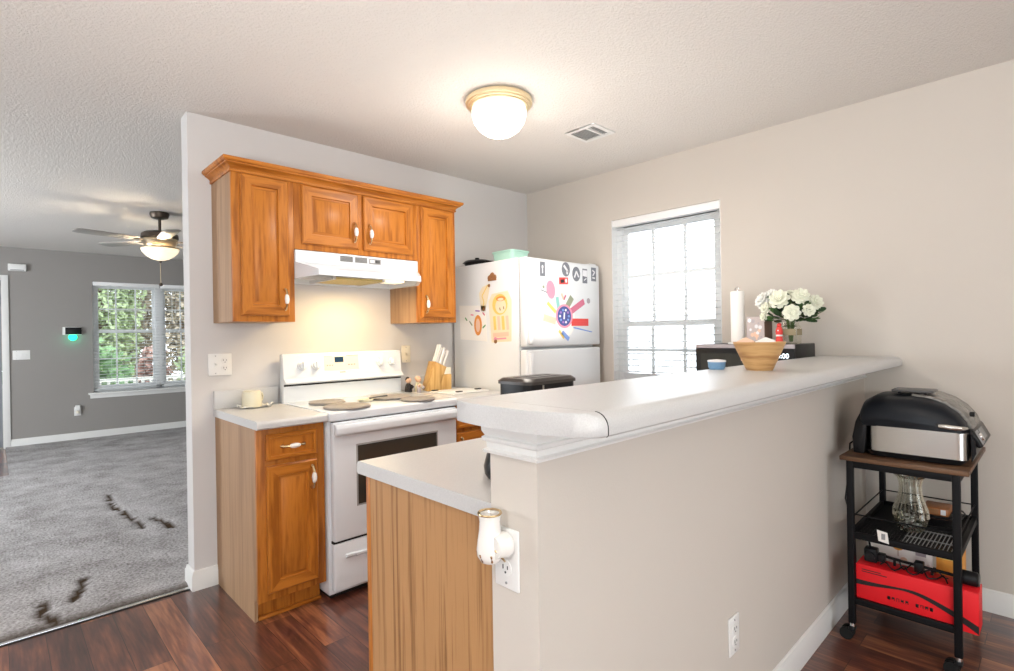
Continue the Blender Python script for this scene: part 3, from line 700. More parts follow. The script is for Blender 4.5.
# ------------------------------------------------------------------ stove
def stove():
    x0, x1 = -2.062, -1.294; yf = -.655
    r = thing('stove', 'white electric range with black-windowed oven door between the oak base cabinets', 'stove', (-1.68, -.33, 0))
    obj('body', MB().box(x0, x1, -.615, -.03, .03, .895, 'enamel', .004).box(x0+.02, x1-.02, -.58, -.05, 0, .03, 'black_gap'), r)
    obj('cooktop', MB().prism([(-.035, .892), (-.035, .918), (yf+.012, .918), (yf, .910), (yf, .880), (yf+.01, .872), (-.3, .872)], x0-.002, x1+.002, 'enamel', bev=.002), r)
    bg = MB().prism([(-.03, .90), (-.03, 1.185), (-.062, 1.190), (-.074, 1.182), (-.088, 1.05), (-.112, 1.033), (-.112, 1.024), (-.08, 1.020), (-.08, .915)], x0+.004, x1-.004, 'enamel', bev=.002)
    bg.box(x0+.006, x1-.006, -.0815, -.075, 1.008, 1.017, 'black_gap')
    b = obj('backguard', bg, r)
    for x in (-1.953, -1.874, -1.452, -1.370):
        k = MB(); M = Matrix.Translation((x, -.0815, 1.120)) @ Matrix.Rotation(math.radians(-6), 4, 'X')
        k.lathe([(0, 0), (.026, 0), (.026, .006), (.020, .010), (.017, .022), (0, .024)], 'enamel', n=24, axis='y', mat=M)
        k.box(-.004, .004, -.034, -.008, -.02, .02, 'enamel', .003, mat=M)
        obj('knob', k, r)
    c = MB(); M = Matrix.Translation((-1.70, -.080, 1.13)) @ Matrix.Rotation(math.radians(-6), 4, 'X')
    c.box(-.12, .10, -.0015, .001, -.045, .035, 'plastic_cream', mat=M).box(-.055, .0, -.004, 0, .0, .032, 'display_blue', mat=M)
    for i in range(3):
        c.box(-.105+i*.015, -.097+i*.015, -.003, 0, -.02, -.013, 'mid_gray', mat=M); c.box(.03+i*.018, .04+i*.018, -.003, 0, -.02+.0*i, -.013, 'mid_gray', mat=M)
    c.box(-.12, -.07, -.003, 0, .037, .039, 'mid_gray', mat=M).box(.02, .10, -.003, 0, .037, .039, 'mid_gray', mat=M).box(-.025, .01, -.003, 0, -.062, -.057, 'mid_gray', mat=M)
    obj('clock_panel', c, r)
    d = MB().box(x0+.012, x1-.004, yf, -.618, .292, .868, 'enamel', .008, 3)
    od = obj('oven_door', d, r)
    obj('window', MB().box(-1.922, -1.440, yf-.002, yf+.004, .452, .742, 'oven_glass', .0015).box(-1.930, -1.432, yf-.001, yf+.003, .444, .750, 'mid_gray', .001), od)
    h = MB(); h.prism([(yf+.002, .862), (yf-.022, .858), (yf-.032, .842), (yf-.030, .812), (yf-.016, .800), (yf+.002, .812)], x0+.016, x1-.006, 'enamel', bev=.005, seg=3)
    obj('handle', h, od)
    s = MB().box(x0+.012, x1-.004, yf+.005, -.618, .052, .280, 'enamel', .006, 3)
    sd = obj('storage_drawer', s, r)
    hd = MB()
    for i in range(12):
        a0, a1 = -1.99+i*.05, -1.99+(i+1)*.05
        z = lambda x: .222-.012*(1-((x+1.69)/.30)**2)
        hd.prism([(yf+.005, z(a0)), (yf-.010, z(a0)-.002), (yf-.010, z(a0)-.010), (yf+.005, z(a0)-.022)], a0, a1, 'enamel')
    obj('drawer_handle', hd, sd)
    obj('gap_shadow_strip', MB().box(x0+.014, x1-.006, -.640, -.616, .280, .292, 'black_gap').box(x0+.014, x1-.006, -.640, -.616, .868, .873, 'black_gap'), r, 'dark strip painted as the shade in the oven door gaps')  # black strips stand in for shade in the door gaps
    return r
stove()
for x, y, rr, lab in ((-1.905, -.29, .096, 'small round gray-brown burner cover at the back left of the white stove'), (-1.915, -.54, .118, 'large round gray-brown burner cover at the front left of the white stove'),
                      (-1.545, -.34, .122, 'large round gray-brown burner cover at the back right of the white stove'), (-1.50, -.565, .096, 'small round gray-brown burner cover at the front right of the white stove')):
    c = MB(); c.lathe([(0, 0), (rr*.93, 0), (rr, .004), (rr, .009), (rr*.94, .013), (rr*.88, .010), (0, .010)], 'drip_gray', (x, y, .9185), 40)
    tag(obj('burner_cover', c), lab, 'burner cover', 'burner covers on the stove')
# spoon rest on the stove
s = thing('spoon_rest', 'small cream spoon rest holding a spoon between the burner covers', 'spoon rest', (-1.70, -.36, .9185))
obj('dish', MB().lathe([(0, .002), (.035, .003), (.045, .014), (.048, .014), (.038, 0), (0, 0)], 'ceramic_cream', (-1.715, -.37, .9185), 24), s)
sp = MB(); sp.ball((-1.715, -.37, .930), .018, 'ceramic_cream', 2, (1.3, .9, .4)); sp.tube([(-1.70, -.375, .932), (-1.655, -.40, .940), (-1.61, -.425, .945)], [.004, .0035, .005], 'dark_gray', 8)
obj('spoon', sp, s)

# ------------------------------------------------------------------ things on the left counter
m = thing('mug', 'pale cream mug standing upside down on a white cloth on the left counter', 'mug', (-2.20, -.14, .918))
obj('cup', MB().lathe([(0, .085), (.040, .085), (.045, .080), (.048, .045), (.048, 0), (.045, 0), (.044, .07), (0, .078)], 'ceramic_cream', (-2.232, -.10, .9185), 32), m)
obj('handle', MB().tube([(-2.187, -.075, .985), (-2.167, -.06, .985), (-2.160, -.055, .965), (-2.167, -.06, .945), (-2.187, -.075, .94)], .005, 'ceramic_cream', 8), m)
def cloth():
    t = bmesh.new(); n = 26; g = {}
    for i in range(n):
        for j in range(n):
            u, v = i/(n-1)-.5, j/(n-1)-.5
            x, y = u*.15, v*.12; d = math.hypot(x, y)
            z = .0015+abs(noise.noise(Vector((x*28, y*28, 3))))*.045*max(0, min(1, (d-.05)/.03))+noise.noise(Vector((x*60, y*60, 1)))*.0005
            g[i, j] = t.verts.new((-2.220+x*(1+.12*noise.noise(Vector((y*25, 0, 2)))), -.105+y*(1+.12*noise.noise(Vector((x*25, 5, 2)))), .915+z))
    for i in range(n-1):
        for j in range(n-1): t.faces.new((g[i, j], g[i+1, j], g[i+1, j+1], g[i, j+1]))
    r_ = bmesh.ops.solidify(t, geom=list(t.faces), thickness=-.0015)
    m = MB(); return m._add(t, 'cloth_white')
tag(obj('cloth', cloth()), 'crumpled white cloth under the cream mug on the left counter', 'cloth')

# ------------------------------------------------------------------ outlets and switches
def outlet_plate(name, label, cat, M, gangs, w=.045, h=.115, mat='plastic_white'):
    """local: x across, z up, faces -y; M places it"""
    r = bpy.data.objects.new(name, None); r.empty_display_size = .05; C.objects.link(r); r.matrix_world = M; tag(r, label, cat)
    W = .070+(len(gangs)-1)*w
    obj('plate', MB().box(-W/2, W/2, -.006, 0, -h/2, h/2, mat, .003), r, local=True)
    for i, g in enumerate(gangs):
        x = -W/2+.035+i*w
        if g == 'o':
            for z in (.020, -.020):
                o = MB().lathe([(0, 0), (.0165, 0), (.0165, .003), (0, .003)], mat, (x, -.0055, z), 20, 'y')
                o.box(x-.0075, x-.0055, -.0095, -.008, z-.002, z+.007, 'plate_hole').box(x+.0055, x+.0075, -.0095, -.008, z-.001, z+.006, 'plate_hole').cyl((x, -.0083, z-.008), .0024, .001, 'plate_hole', 10, 'y')
                obj('socket', o, r, local=True)
        elif g == 's':
            obj('switch', MB().box(x-.005, x+.005, -.008, -.004, -.013, .013, mat).prism([(-.006, -.005), (-.016, .004), (-.016, .009), (-.006, .008)], x-.004, x+.004, mat), r, local=True)
    obj('screw', MB().cyl((-W/2+.035, -.0055, h/2-.012), .0028, .002, 'mid_gray', 8, 'y').cyl((-W/2+.035, -.0055, -h/2+.012), .0028, .002, 'mid_gray', 8, 'y'), r, local=True)
    return r
T = Matrix.Translation
outlet_plate('wall_outlet', 'wide white plate with a switch and two sockets above the left counter', 'outlet', T((-2.356, 0, 1.145)), ['s', 'o'])
outlet_plate('wall_outlet', 'narrow cream switch plate beside the stove backguard and the knife block', 'switch', T((-1.207, 0, 1.158)), ['s'], mat='plastic_cream')
outlet_plate('wall_outlet', 'white double socket plate on the end of the white post with a plugged-in warmer', 'outlet', T((XP, -2.287, .820)) @ Matrix.Rotation(-PI/2, 4, 'Z'), ['o'], h=.125)
outlet_plate('wall_outlet', 'beige double socket plate low on the half wall below the bar', 'outlet', T((-1.596, YH, .350)), ['o'])
outlet_plate('light_switch', 'white three-gang switch plate beside the entry door frame', 'switch', T((-2.962, FARY, 1.123)), ['s', 's', 's'])
r = outlet_plate('wall_outlet', 'white outlet plate low on the gray living room wall below the alarm panel', 'outlet', T((-2.432, FARY, .375)), ['o'])
p = thing('plug_in_freshener', 'small white plug-in air freshener in the low living room outlet', 'air freshener', (-2.432, FARY-.0095, .38))
obj('housing', MB().box(-2.460, -2.404, FARY-.055, FARY-.0095, .385, .455, 'plastic_white', .012, 3), p); obj('vial', MB().cyl((-2.432, FARY-.033, .350), .016, .04, 'plastic_cream', 14), p)
# plug-in wax warmer on the post
def warmer():
    r = thing('wax_warmer', 'white glossy plug-in warmer with gold rim on the end post', 'wax warmer', (XP-.040, -2.262, .80))
    cx, cy = XP-.034, -2.270
    b = MB().lathe([(0.0000, 0.8163), (0.0115, 0.8145), (0.0205, 0.8191), (0.0271, 0.8310), (0.0279, 0.8439), (0.0254, 0.8623), (0.0221, 0.8835), (0.0213, 0.9000), (0.0238, 0.9138), (0.0221, 0.9138), (0.0189, 0.9019), (0.0000, 0.8927)], 'ceramic_white', (cx, cy, 0), 32)
    b.lathe([(0, 0), (.026, 0), (.027, .010), (.024, .020), (.022, .034), (.0, .036)], 'ceramic_white', (XP-.010, -2.290, .852), 24, 'x')
    obj('body', b, r)
    obj('rim', MB().lathe([(.0242, .9135), (.0256, .9155), (.0246, .9180), (.0195, .9160)], 'brass', (cx, cy, 0), 32), r, 'gold rim')
    g = MB()
    for a in (-.9, 0, .9):
        g.tube([(cx-.0275*math.cos(a), cy-.0275*math.sin(a), .838), (cx-.0225*math.cos(a+.1), cy-.0225*math.sin(a+.1), .824), (cx-.012*math.cos(a), cy-.012*math.sin(a), .8160)], .0022, 'brass', 6)
    g.tube([(cx-.012, cy-.028, .85), (cx-.006, cy-.033, .84), (cx+.004, cy-.034, .83), (cx+.012, cy-.030, .822)], .002, 'brass', 6)
    obj('scrollwork', g, r)
warmer()

# ------------------------------------------------------------------ refrigerator and what is on it
def fridge():
    x0, x1, yf, yb, zt = -.838, -.078, -.780, -.06, 1.762
    r = thing('refrigerator', 'white top-freezer refrigerator with drawings and magnets beside the window', 'refrigerator', (-.46, -.42, 0))
    obj('cabinet', MB().box(x0, x1, yf+.068, yb, .02, zt, 'fridge_white', .006).box(x0+.03, x1-.03, yf+.10, yb, 0, .02, 'black_gap'), r)
    d = obj('freezer_door', MB().box(x0, x1, yf, yf+.060, 1.197, zt, 'fridge_white', .012, 3).box(x0+.01, x1-.01, yf+.058, yf+.068, 1.205, zt-.01, 'mid_gray'), r)
    obj('handle', MB().box(x0+.012, x0+.045, yf-.022, yf+.002, 1.215, 1.60, 'fridge_white', .010, 3), d)
    d = obj('refrigerator_door', MB().box(x0, x1, yf, yf+.060, .09, 1.181, 'fridge_white', .012, 3).box(x0+.01, x1-.01, yf+.058, yf+.068, .10, 1.175, 'mid_gray'), r)
    obj('handle', MB().box(x0+.012, x0+.045, yf-.022, yf+.002, .72, 1.165, 'fridge_white', .010, 3), d)
    obj('hinge_cover', MB().box(x1-.08, x1-.01, yf+.02, yf+.09, zt, zt+.012, 'fridge_white', .004), r)
    obj('kick_grille', MB().box(x0+.02, x1-.02, yf+.03, yf+.068, .015, .08, 'dark_gray'), r)
fridge()
FS = -.838  # fridge side plane; drawings face -x
def on_side(name, label, cat, group=None):
    return MB()
def side_poly(m, pts, mat, lift):
    """pts in (y,z); flat piece of paper-thin thickness on the fridge side"""
    m.prism(pts, FS-lift-.0006, FS-lift, mat)
def front_poly(m, pts, mat, lift, y=-.780):
    m.prism(pts, y-lift-.0008, y-lift, mat, plane='xz')
def ellipse(c, a, b, n=20, rot=0): return [(c[0]+a*math.cos(2*PI*i/n)*math.cos(rot)-b*math.sin(2*PI*i/n)*math.sin(rot), c[1]+a*math.cos(2*PI*i/n)*math.sin(rot)+b*math.sin(2*PI*i/n)*math.cos(rot)) for i in range(n)]
def bar2(p, q, w):
    p, q = Vector(p), Vector(q); d = (q-p).normalized(); n = Vector((-d.y, d.x))*w/2
    return [tuple(p+n), tuple(q+n), tuple(q-n), tuple(p-n)]
m = MB()
side_poly(m, [(-.125, 1.488), (-.405, 1.475), (-.415, 1.235), (-.135, 1.250)], 'paper', 0)
L1 = .0008
side_poly(m, ellipse((-.325, 1.345), .040, .070), 'ink_orange', L1); side_poly(m, ellipse((-.325, 1.345), .022, .046), 'ink_peach', L1*1.9)
for a, b, c in (((-.19, 1.40), (-.21, 1.38), 'ink_green'), ((-.235, 1.375), (-.265, 1.345), 'ink_olive'), ((-.30, 1.445), (-.345, 1.44), 'ink_purple'), ((-.375, 1.43), (-.395, 1.41), 'ink_rose'), ((-.372, 1.325), (-.402, 1.345), 'ink_green'), ((-.25, 1.42), (-.28, 1.415), 'ink_pink')): side_poly(m, bar2(a, b, .010), c, L1)
tag(obj('drawing', m), 'white paper with an orange oval drawing, leftmost on the refrigerator side', 'drawing', None)
m = MB()
side_poly(m, [(-.435, 1.50), (-.47, 1.548), (-.62, 1.560), (-.655, 1.50), (-.648, 1.235), (-.46, 1.228)], 'paper_cream', 0)
side_poly(m, ellipse((-.545, 1.475), .072, .068), 'ink_yellow', L1); side_poly(m, ellipse((-.553, 1.465), .050, .048), 'paper_cream', L1*1.9)
side_poly(m, ellipse((-.555, 1.512), .045, .016), 'ink_orange', L1*2.8); side_poly(m, ellipse((-.555, 1.508), .028, .009), 'paper_cream', L1*3.7)
side_poly(m, bar2((-.545, 1.455), (-.550, 1.435), .008), 'ink_brown', L1*2.8); side_poly(m, bar2((-.58, 1.46), (-.585, 1.442), .007), 'ink_brown', L1*2.8)
for y in (-.49, -.53, -.57, -.61): side_poly(m, bar2((y, 1.40), (y-.008, 1.31), .024), 'ink_yellow' if y in (-.49, -.57) else 'ink_peach', L1)
side_poly(m, bar2((-.475, 1.275), (-.625, 1.283), .028), 'ink_peach', L1); side_poly(m, bar2((-.48, 1.25), (-.60, 1.255), .010), 'ink_pink', L1)
tag(obj('drawing', m), 'yellow and cream character drawing cut-out beside the refrigerator door edge', 'drawing')
m = MB(); side_poly(m, [(-.34, 1.56), (-.375, 1.60), (-.45, 1.62), (-.44, 1.56), (-.40, 1.44), (-.36, 1.44)], 'paper_cream', 0)
for a, b in (((-.43, 1.61), (-.37, 1.54)), ((-.37, 1.54), (-.39, 1.50)), ((-.39, 1.50), (-.375, 1.45))): side_poly(m, bar2(a, b, .008), 'ink_yellow', L1)
side_poly(m, ellipse((-.385, 1.455), .012, .018), 'ink_brown', L1)
tag(obj('drawing', m), 'small curled yellow drawing between the two larger papers on the refrigerator side', 'drawing')
m = MB()
for dy, dz, r_ in ((-.022, 0, .020), (0, .014, .022), (.024, 0, .020)): m.lathe([(0, 0), (r_, 0), (r_*.8, .006), (0, .009)], 'ink_brown', (FS, -.475+dy, 1.655+dz), 18, 'x')
m.box(FS-.004, FS, -.515, -.435, 1.635, 1.65, 'ink_brown', .001)
tag(obj('magnet', m), 'brown cloud-shaped magnet alone near the top of the refrigerator side', 'magnet')
m = MB().lathe([(0, 0), (.011, 0), (.009, .006), (0, .008)], 'ink_brown', (FS-.0016, -.445, 1.605), 14, 'x'); tag(obj('magnet', m), 'tiny dark round magnet above the small curled drawing', 'magnet')
m = MB().lathe([(0, 0), (.014, 0), (.011, .006), (0, .008)], 'ink_brown', (FS-.0016, -.50, 1.235), 14, 'x').lathe([(0, 0), (.010, 0), (.008, .006), (0, .008)], 'ink_pink', (FS-.0016, -.50, 1.255), 14, 'x')
tag(obj('magnet', m), 'brown and pink magnet holding the bottom of the yellow cut-out', 'magnet')
# fridge front magnets
FY = -.780
def fm(shape, c, a, b, lab, inner='ink_white', n=0):
    m = MB()
    if shape == 'r': front_poly(m, [(c[0]-a, c[1]-b), (c[0]+a, c[1]-b), (c[0]+a, c[1]+b), (c[0]-a, c[1]+b)], 'ink_gray', 0)
    else: front_poly(m, ellipse(c, a, b), 'ink_gray', 0)
    k = L1
    if n == 0: front_poly(m, ellipse((c[0], c[1]+b*.3), a*.35, b*.25), inner, k); front_poly(m, bar2((c[0], c[1]+b*.1), (c[0], c[1]-b*.6), a*.4), inner, k)
    elif n == 1: front_poly(m, bar2((c[0]-a*.5, c[1]+b*.5), (c[0]+a*.5, c[1]-b*.3), a*.4), inner, k); front_poly(m, ellipse((c[0]+a*.3, c[1]-b*.4), a*.25, b*.3), inner, k)
    elif n == 2: front_poly(m, bar2((c[0]-a*.5, c[1]-b*.5), (c[0], c[1]+b*.4), a*.3), inner, k); front_poly(m, bar2((c[0], c[1]+b*.4), (c[0]+a*.6, c[1]-b*.4), a*.3), inner, k)
    elif n == 3: front_poly(m, [(c[0]-a, c[1]), (c[0]+a*.9, c[1]-b*.1), (c[0]+a*.9, c[1]+b*.8), (c[0]-a*.9, c[1]+b*.8)], inner, k); front_poly(m, bar2((c[0]-a*.4, c[1]-b*.6), (c[0]+a*.6, c[1]-b*.3), a*.25), inner, k)
    else: front_poly(m, bar2((c[0]-a*.5, c[1]+b*.6), (c[0]+a*.5, c[1]+b*.3), a*.35), inner, k); front_poly(m, bar2((c[0]+a*.4, c[1]+b*.3), (c[0]-a*.4, c[1]-b*.2), a*.35), inner, k); front_poly(m, bar2((c[0]-a*.5, c[1]-b*.5), (c[0]+a*.5, c[1]-b*.55), a*.35), inner, k)
    tag(obj('magnet', m), lab, 'magnet')
fm('r', (-.682, 1.694), .024, .046, 'gray rectangular magnet at the top left of the freezer door', n=0)
fm('e', (-.450, 1.708), .042, .048, 'left oval gray magnet of the pair at the top of the freezer door', n=1)
fm('e', (-.340, 1.684), .042, .050, 'right oval gray magnet of the pair, hanging lower than its neighbour', n=2)
fm('r', (-.246, 1.676), .026, .050, 'half white rectangular gray magnet right of the oval pair', n=3)
fm('r', (-.146, 1.694), .028, .048, 'gray rectangular magnet nearest the right edge of the freezer door', n=4)
m = MB(); front_poly(m, [(-.52, 1.605), (-.43, 1.61), (-.43, 1.655), (-.52, 1.65)], 'ink_red', 0); front_poly(m, bar2((-.505, 1.625), (-.47, 1.63), .022), 'black_ink', L1); front_poly(m, ellipse((-.45, 1.632), .010, .014), 'ink_white', L1)
tag(obj('magnet', m), 'small red and black magnet under the left oval magnet', 'magnet')
m = MB(); front_poly(m, ellipse((-.605, 1.565), .042, .060, rot=.2), 'ink_pink', 0); front_poly(m, bar2((-.70, 1.56), (-.64, 1.545), .006), 'ink_gray', L1); front_poly(m, ellipse((-.675, 1.58), .010, .010), 'ink_olive', L1)
tag(obj('magnet', m), 'pink oval sticker above the paper hand on the freezer door', 'sticker')
m = MB(); front_poly(m, bar2((-.50, 1.545), (-.475, 1.505), .018), 'ink_peach', 0); front_poly(m, bar2((-.475, 1.505), (-.455, 1.535), .014), 'ink_rose', 0)
tag(obj('magnet', m), 'tiny peach v-shaped magnet in the middle of the freezer door', 'magnet')
# paper hand with coloured fingers
m = MB(); c = (-.475, 1.395)
front_poly(m, ellipse((-.465, 1.37), .105, .115), 'paper', 0)
for (a, b, w_, k) in (((-.53, 1.44), (-.545, 1.52), .030, 'ink_teal'), ((-.45, 1.45), (-.39, 1.525), .045, 'ink_olive'), ((-.40, 1.43), (-.26, 1.50), .042, 'ink_rose'), ((-.40, 1.355), (-.215, 1.355), .050, 'ink_red'),
                     ((-.56, 1.42), (-.64, 1.48), .024, 'ink_yellow'), ((-.56, 1.36), (-.68, 1.385), .045, 'ink_peach'), ((-.50, 1.29), (-.43, 1.24), .03, 'ink_blue'), ((-.53, 1.30), (-.48, 1.25), .02, 'ink_yellow')): front_poly(m, bar2(a, b, w_), k, L1)
front_poly(m, ellipse(c, .088, .080), 'ink_pink', L1*1.9); front_poly(m, ellipse(c, .070, .066), 'ink_navy', L1*2.8)
for i in range(10):
    a = i*.63; front_poly(m, ellipse((c[0]+.045*math.cos(a), c[1]+.042*math.sin(a)), .010, .008), ('ink_blue', 'ink_purple', 'ink_white')[i % 3], L1*3.7)
front_poly(m, bar2((-.48, 1.375), (-.475, 1.42), .014), 'ink_white', L1*4)
tag(obj('paper_hand', m), 'paper hand craft with coloured fingers and navy center on the freezer door', 'craft')
m = MB(); front_poly(m, ellipse((-.212, 1.505), .020, .020, 8), 'lilac', L1*2)
tag(obj('magnet', m), 'small lilac magnet at the tip of the rose paper finger', 'magnet')
m = MB(); front_poly(m, [(-.385, 1.315), (-.18, 1.285), (-.17, 1.290), (-.38, 1.325)], 'ink_blue', 0); tag(obj('pencil', m), 'thin pale blue strip stuck below the red paper finger', 'sticker')
# on top of the fridge
zt = 1.762
r = thing('storage_tub', 'mint green plastic tub with lid on top of the refrigerator', 'tub', (-.69, -.50, zt+.0005))
def rrect(cx, cy, w_, d_, rad, n=5):
    pts = []
    for sx, sy, a0 in ((1, 1, 0), (-1, 1, PI/2), (-1, -1, PI), (1, -1, 3*PI/2)):
        for i in range(n+1):
            a = a0+PI/2*i/n; pts.append((cx+sx*(w_/2-rad)+rad*math.cos(a), cy+sy*(d_/2-rad)+rad*math.sin(a)))
    return pts
def loft(m, secs, mat, cap=True):
    t = bmesh.new(); R = [[t.verts.new((x, y, z)) for x, y in pts] for pts, z in secs]
    for a, b in zip(R, R[1:]):
        for i in range(len(a)): j = (i+1) % len(a); t.faces.new((a[i], a[j], b[j], b[i]))
    if cap: t.faces.new(R[0][::-1]); t.faces.new(R[-1])
    bmesh.ops.recalc_face_normals(t, faces=t.faces); return m._add(t, mat)
obj('tub', loft(MB(), [(rrect(-.69, -.50, .155, .185, .03), zt+.0005), (rrect(-.69, -.50, .17, .205, .035), zt+.062)], 'mint'), r)
obj('lid', loft(MB(), [(rrect(-.69, -.50, .18, .215, .035), zt+.0625), (rrect(-.69, -.50, .18, .215, .035), zt+.072), (rrect(-.69, -.50, .16, .19, .03), zt+.076)], 'mint'), r)
obj('lid_knob', MB().cyl((-.70, -.44, zt+.076), .009, .012, 'ink_rose', 12, bev=.002), r)
r = thing('lidded_pan', 'black oval pan with lid on the refrigerator beside the mint tub', 'pan', (-.72, -.20, zt+.0005))
def oval(cx, cy, a, b, n=28): return [(cx+a*math.cos(2*PI*i/n), cy+b*math.sin(2*PI*i/n)) for i in range(n)]
obj('pan', loft(MB(), [(oval(-.72, -.19, .075, .085), zt+.0005), (oval(-.72, -.19, .09, .105), zt+.028), (oval(-.72, -.19, .098, .113), zt+.030)], 'black_plastic'), r)
obj('lid', loft(MB(), [(oval(-.72, -.19, .096, .112), zt+.0305), (oval(-.72, -.19, .08, .095), zt+.044), (oval(-.72, -.19, .03, .04), zt+.050)], 'black_plastic').cyl((-.72, -.19, zt+.050), .016, .016, 'black_plastic', 14, bev=.003), r)
obj('handle', MB().box(-.745, -.695, -.345, -.295, zt+.014, zt+.030, 'black_plastic', .005), r)

# ------------------------------------------------------------------ on the right counter
def knife_block():
    r = thing('knife_block', 'slanted wooden knife block with white-handled knives beside the stove', 'knife block', (-1.06, -.16, .914))
    # block leans toward +x... sits facing the camera
    M = Matrix.Translation((-1.07, -.15, .914)) @ Matrix.Rotation(math.radians(-12), 4, 'Z')
    obj('block', MB().prism([(-.085, 0), (.0, 0), (.055, .155), (-.03, .195)], -.055, .05, 'bamboo', 'xz', .003, mat=M), r)
    obj('base', MB().box(.003, .090, -.055, .05, 0, .105, 'bamboo', .002, mat=M).prism([(.003, .106), (.088, .106), (.088, .150), (.050, .150)], -.054, .049, 'plastic_cream', 'xz', .002, mat=M), r)
    i = 0
    for (s, y) in ((.15, -.035), (.15, 0), (.5, -.035), (.5, .01), (.85, -.03), (.85, .02)):
        bx, bz = -.03+.085*s, .195-.04*s; d = Vector((.33, 0, .94)); p = Vector((bx, y, bz)); L = .125-.02*s
        k = MB(); k.tube([p-d*.01, p+d*.006], .0065, 'chrome', 8, mat=M); k.tube([p+d*.005, p+d*L*.5, p+d*L], [.0085, .0075, .0095], 'plastic_white', 10, mat=M)
        o = obj('knife', k); tag(o, ['front left', 'back left', 'front middle', 'back middle', 'front right', 'back right'][i]+' white-handled knife standing in the wooden knife block', 'knife', 'knives in the block'); i += 1
knife_block()
def figurine(x, y, hair, body, lab, s=1.0):
    r = thing('figurine', lab, 'figurine', (x, y, .914)); z = .914
    obj('body', MB().lathe([(0, 0), (.024*s, 0), (.026*s, .006), (.022*s, .03*s), (.017*s, .05*s), (.010*s, .058*s), (0, .06*s)], body, (x, y, z), 20).tube([(x-.018, y-.008, z+.045), (x-.026, y-.02, z+.034), (x-.014, y-.028, z+.028)], .006, body, 8).tube([(x+.016, y-.01, z+.045), (x+.022, y-.022, z+.034), (x+.008, y-.028, z+.028)], .006, body, 8), r)
    h = MB().ball((x, y-.002, z+.075*s), .019*s, 'skin_clay', 3).ball((x-.006, y-.019*s, z+.077*s), .002, 'black_ink', 1).ball((x+.006, y-.019*s, z+.077*s), .002, 'black_ink', 1).ball((x, y-.021*s, z+.072*s), .003, 'skin_clay', 1)
    obj('head', h, r); obj('hair', MB().ball((x, y+.004, z+.082*s), .020*s, hair, 2, (1, .95, .85), jit=.25), r)
figurine(-1.268, -.12, 'black_ink', 'black_ink', 'small figurine with black hair and dark body next to the stove')
figurine(-1.205, -.14, 'ink_peach', 'ceramic_cream', 'small figurine with peach hair and cream body next to the knife block', 1.05)
figurine(-1.240, -.20, 'ink_olive', 'lilac', 'tiny gray-green figurine in front of the other two beside the stove', .62)
r = thing('cutting_board', 'white cutting board with black grips on the counter near the refrigerator', 'cutting board', (-1.06, -.38, .914))
obj('board', MB().box(-1.20, -.90, -.50, -.26, .9142, .924, 'plastic_white', .004), r)
for x, y in ((-1.17, -.275), (-1.12, -.46), (-.93, -.42)): obj('grip', MB().box(x-.022, x+.022, y-.012, y+.012, .9243, .931, 'black_plastic', .003), r)

# ------------------------------------------------------------------ on the peninsula: toaster, kettle, microwave and what stands there
r = thing('toaster', 'black toaster with gray-brown top on the lower counter behind the bar', 'toaster', (-1.93, -1.85, .914))
M = T((-1.92, -1.86, 0)) @ Matrix.Rotation(math.radians(0), 4, 'Z')
def rrect_xz(): pass
obj('body', loft(MB(), [([(x, y) for x, y in rrect(-1.905, -1.86, .225, .14, .03)], .920), (rrect(-1.905, -1.86, .235, .15, .03), .95), (rrect(-1.905, -1.86, .235, .15, .03), 1.118)], 'black_plastic'), r)
obj('top_shell', loft(MB(), [(rrect(-1.905, -1.86, .245, .16, .03), 1.1185), (rrect(-1.905, -1.86, .245, .16, .03), 1.128), (rrect(-1.905, -1.86, .225, .14, .03), 1.137)], 'toaster_top').box(-1.99, -1.82, -1.89, -1.875, 1.136, 1.1375, 'black_gap').box(-1.99, -1.82, -1.845, -1.83, 1.136, 1.1375, 'black_gap'), r)
obj('trim_band', MB().box(-1.965, -1.957, -1.938, -1.932, .96, 1.116, 'chrome'), r, 'thin chrome strip')
obj('feet', MB().box(-1.99, -1.82, -1.91, -1.81, .9142, .920, 'rubber'), r)
r = thing('kettle', 'black rounded kettle on the lower counter, mostly hidden behind the post', 'kettle', (-2.27, -2.10, .914))
obj('body', MB().lathe([(0, .001), (.062, .001), (.070, .012), (.072, .03), (.064, .06), (.045, .08), (0, .086)], 'black_plastic', (-2.264, -2.100, .914), 32), r)
obj('handle', MB().tube([(-2.300, -2.086, .982), (-2.298, -2.087, 1.005), (-2.280, -2.095, 1.018), (-2.245, -2.108, 1.018), (-2.228, -2.114, 1.005), (-2.226, -2.115, .982)], .008, 'black_plastic', 10), r)
obj('lid_knob', MB().cyl((-2.264, -2.100, .999), .010, .010, 'black_plastic', 14, bev=.003), r)
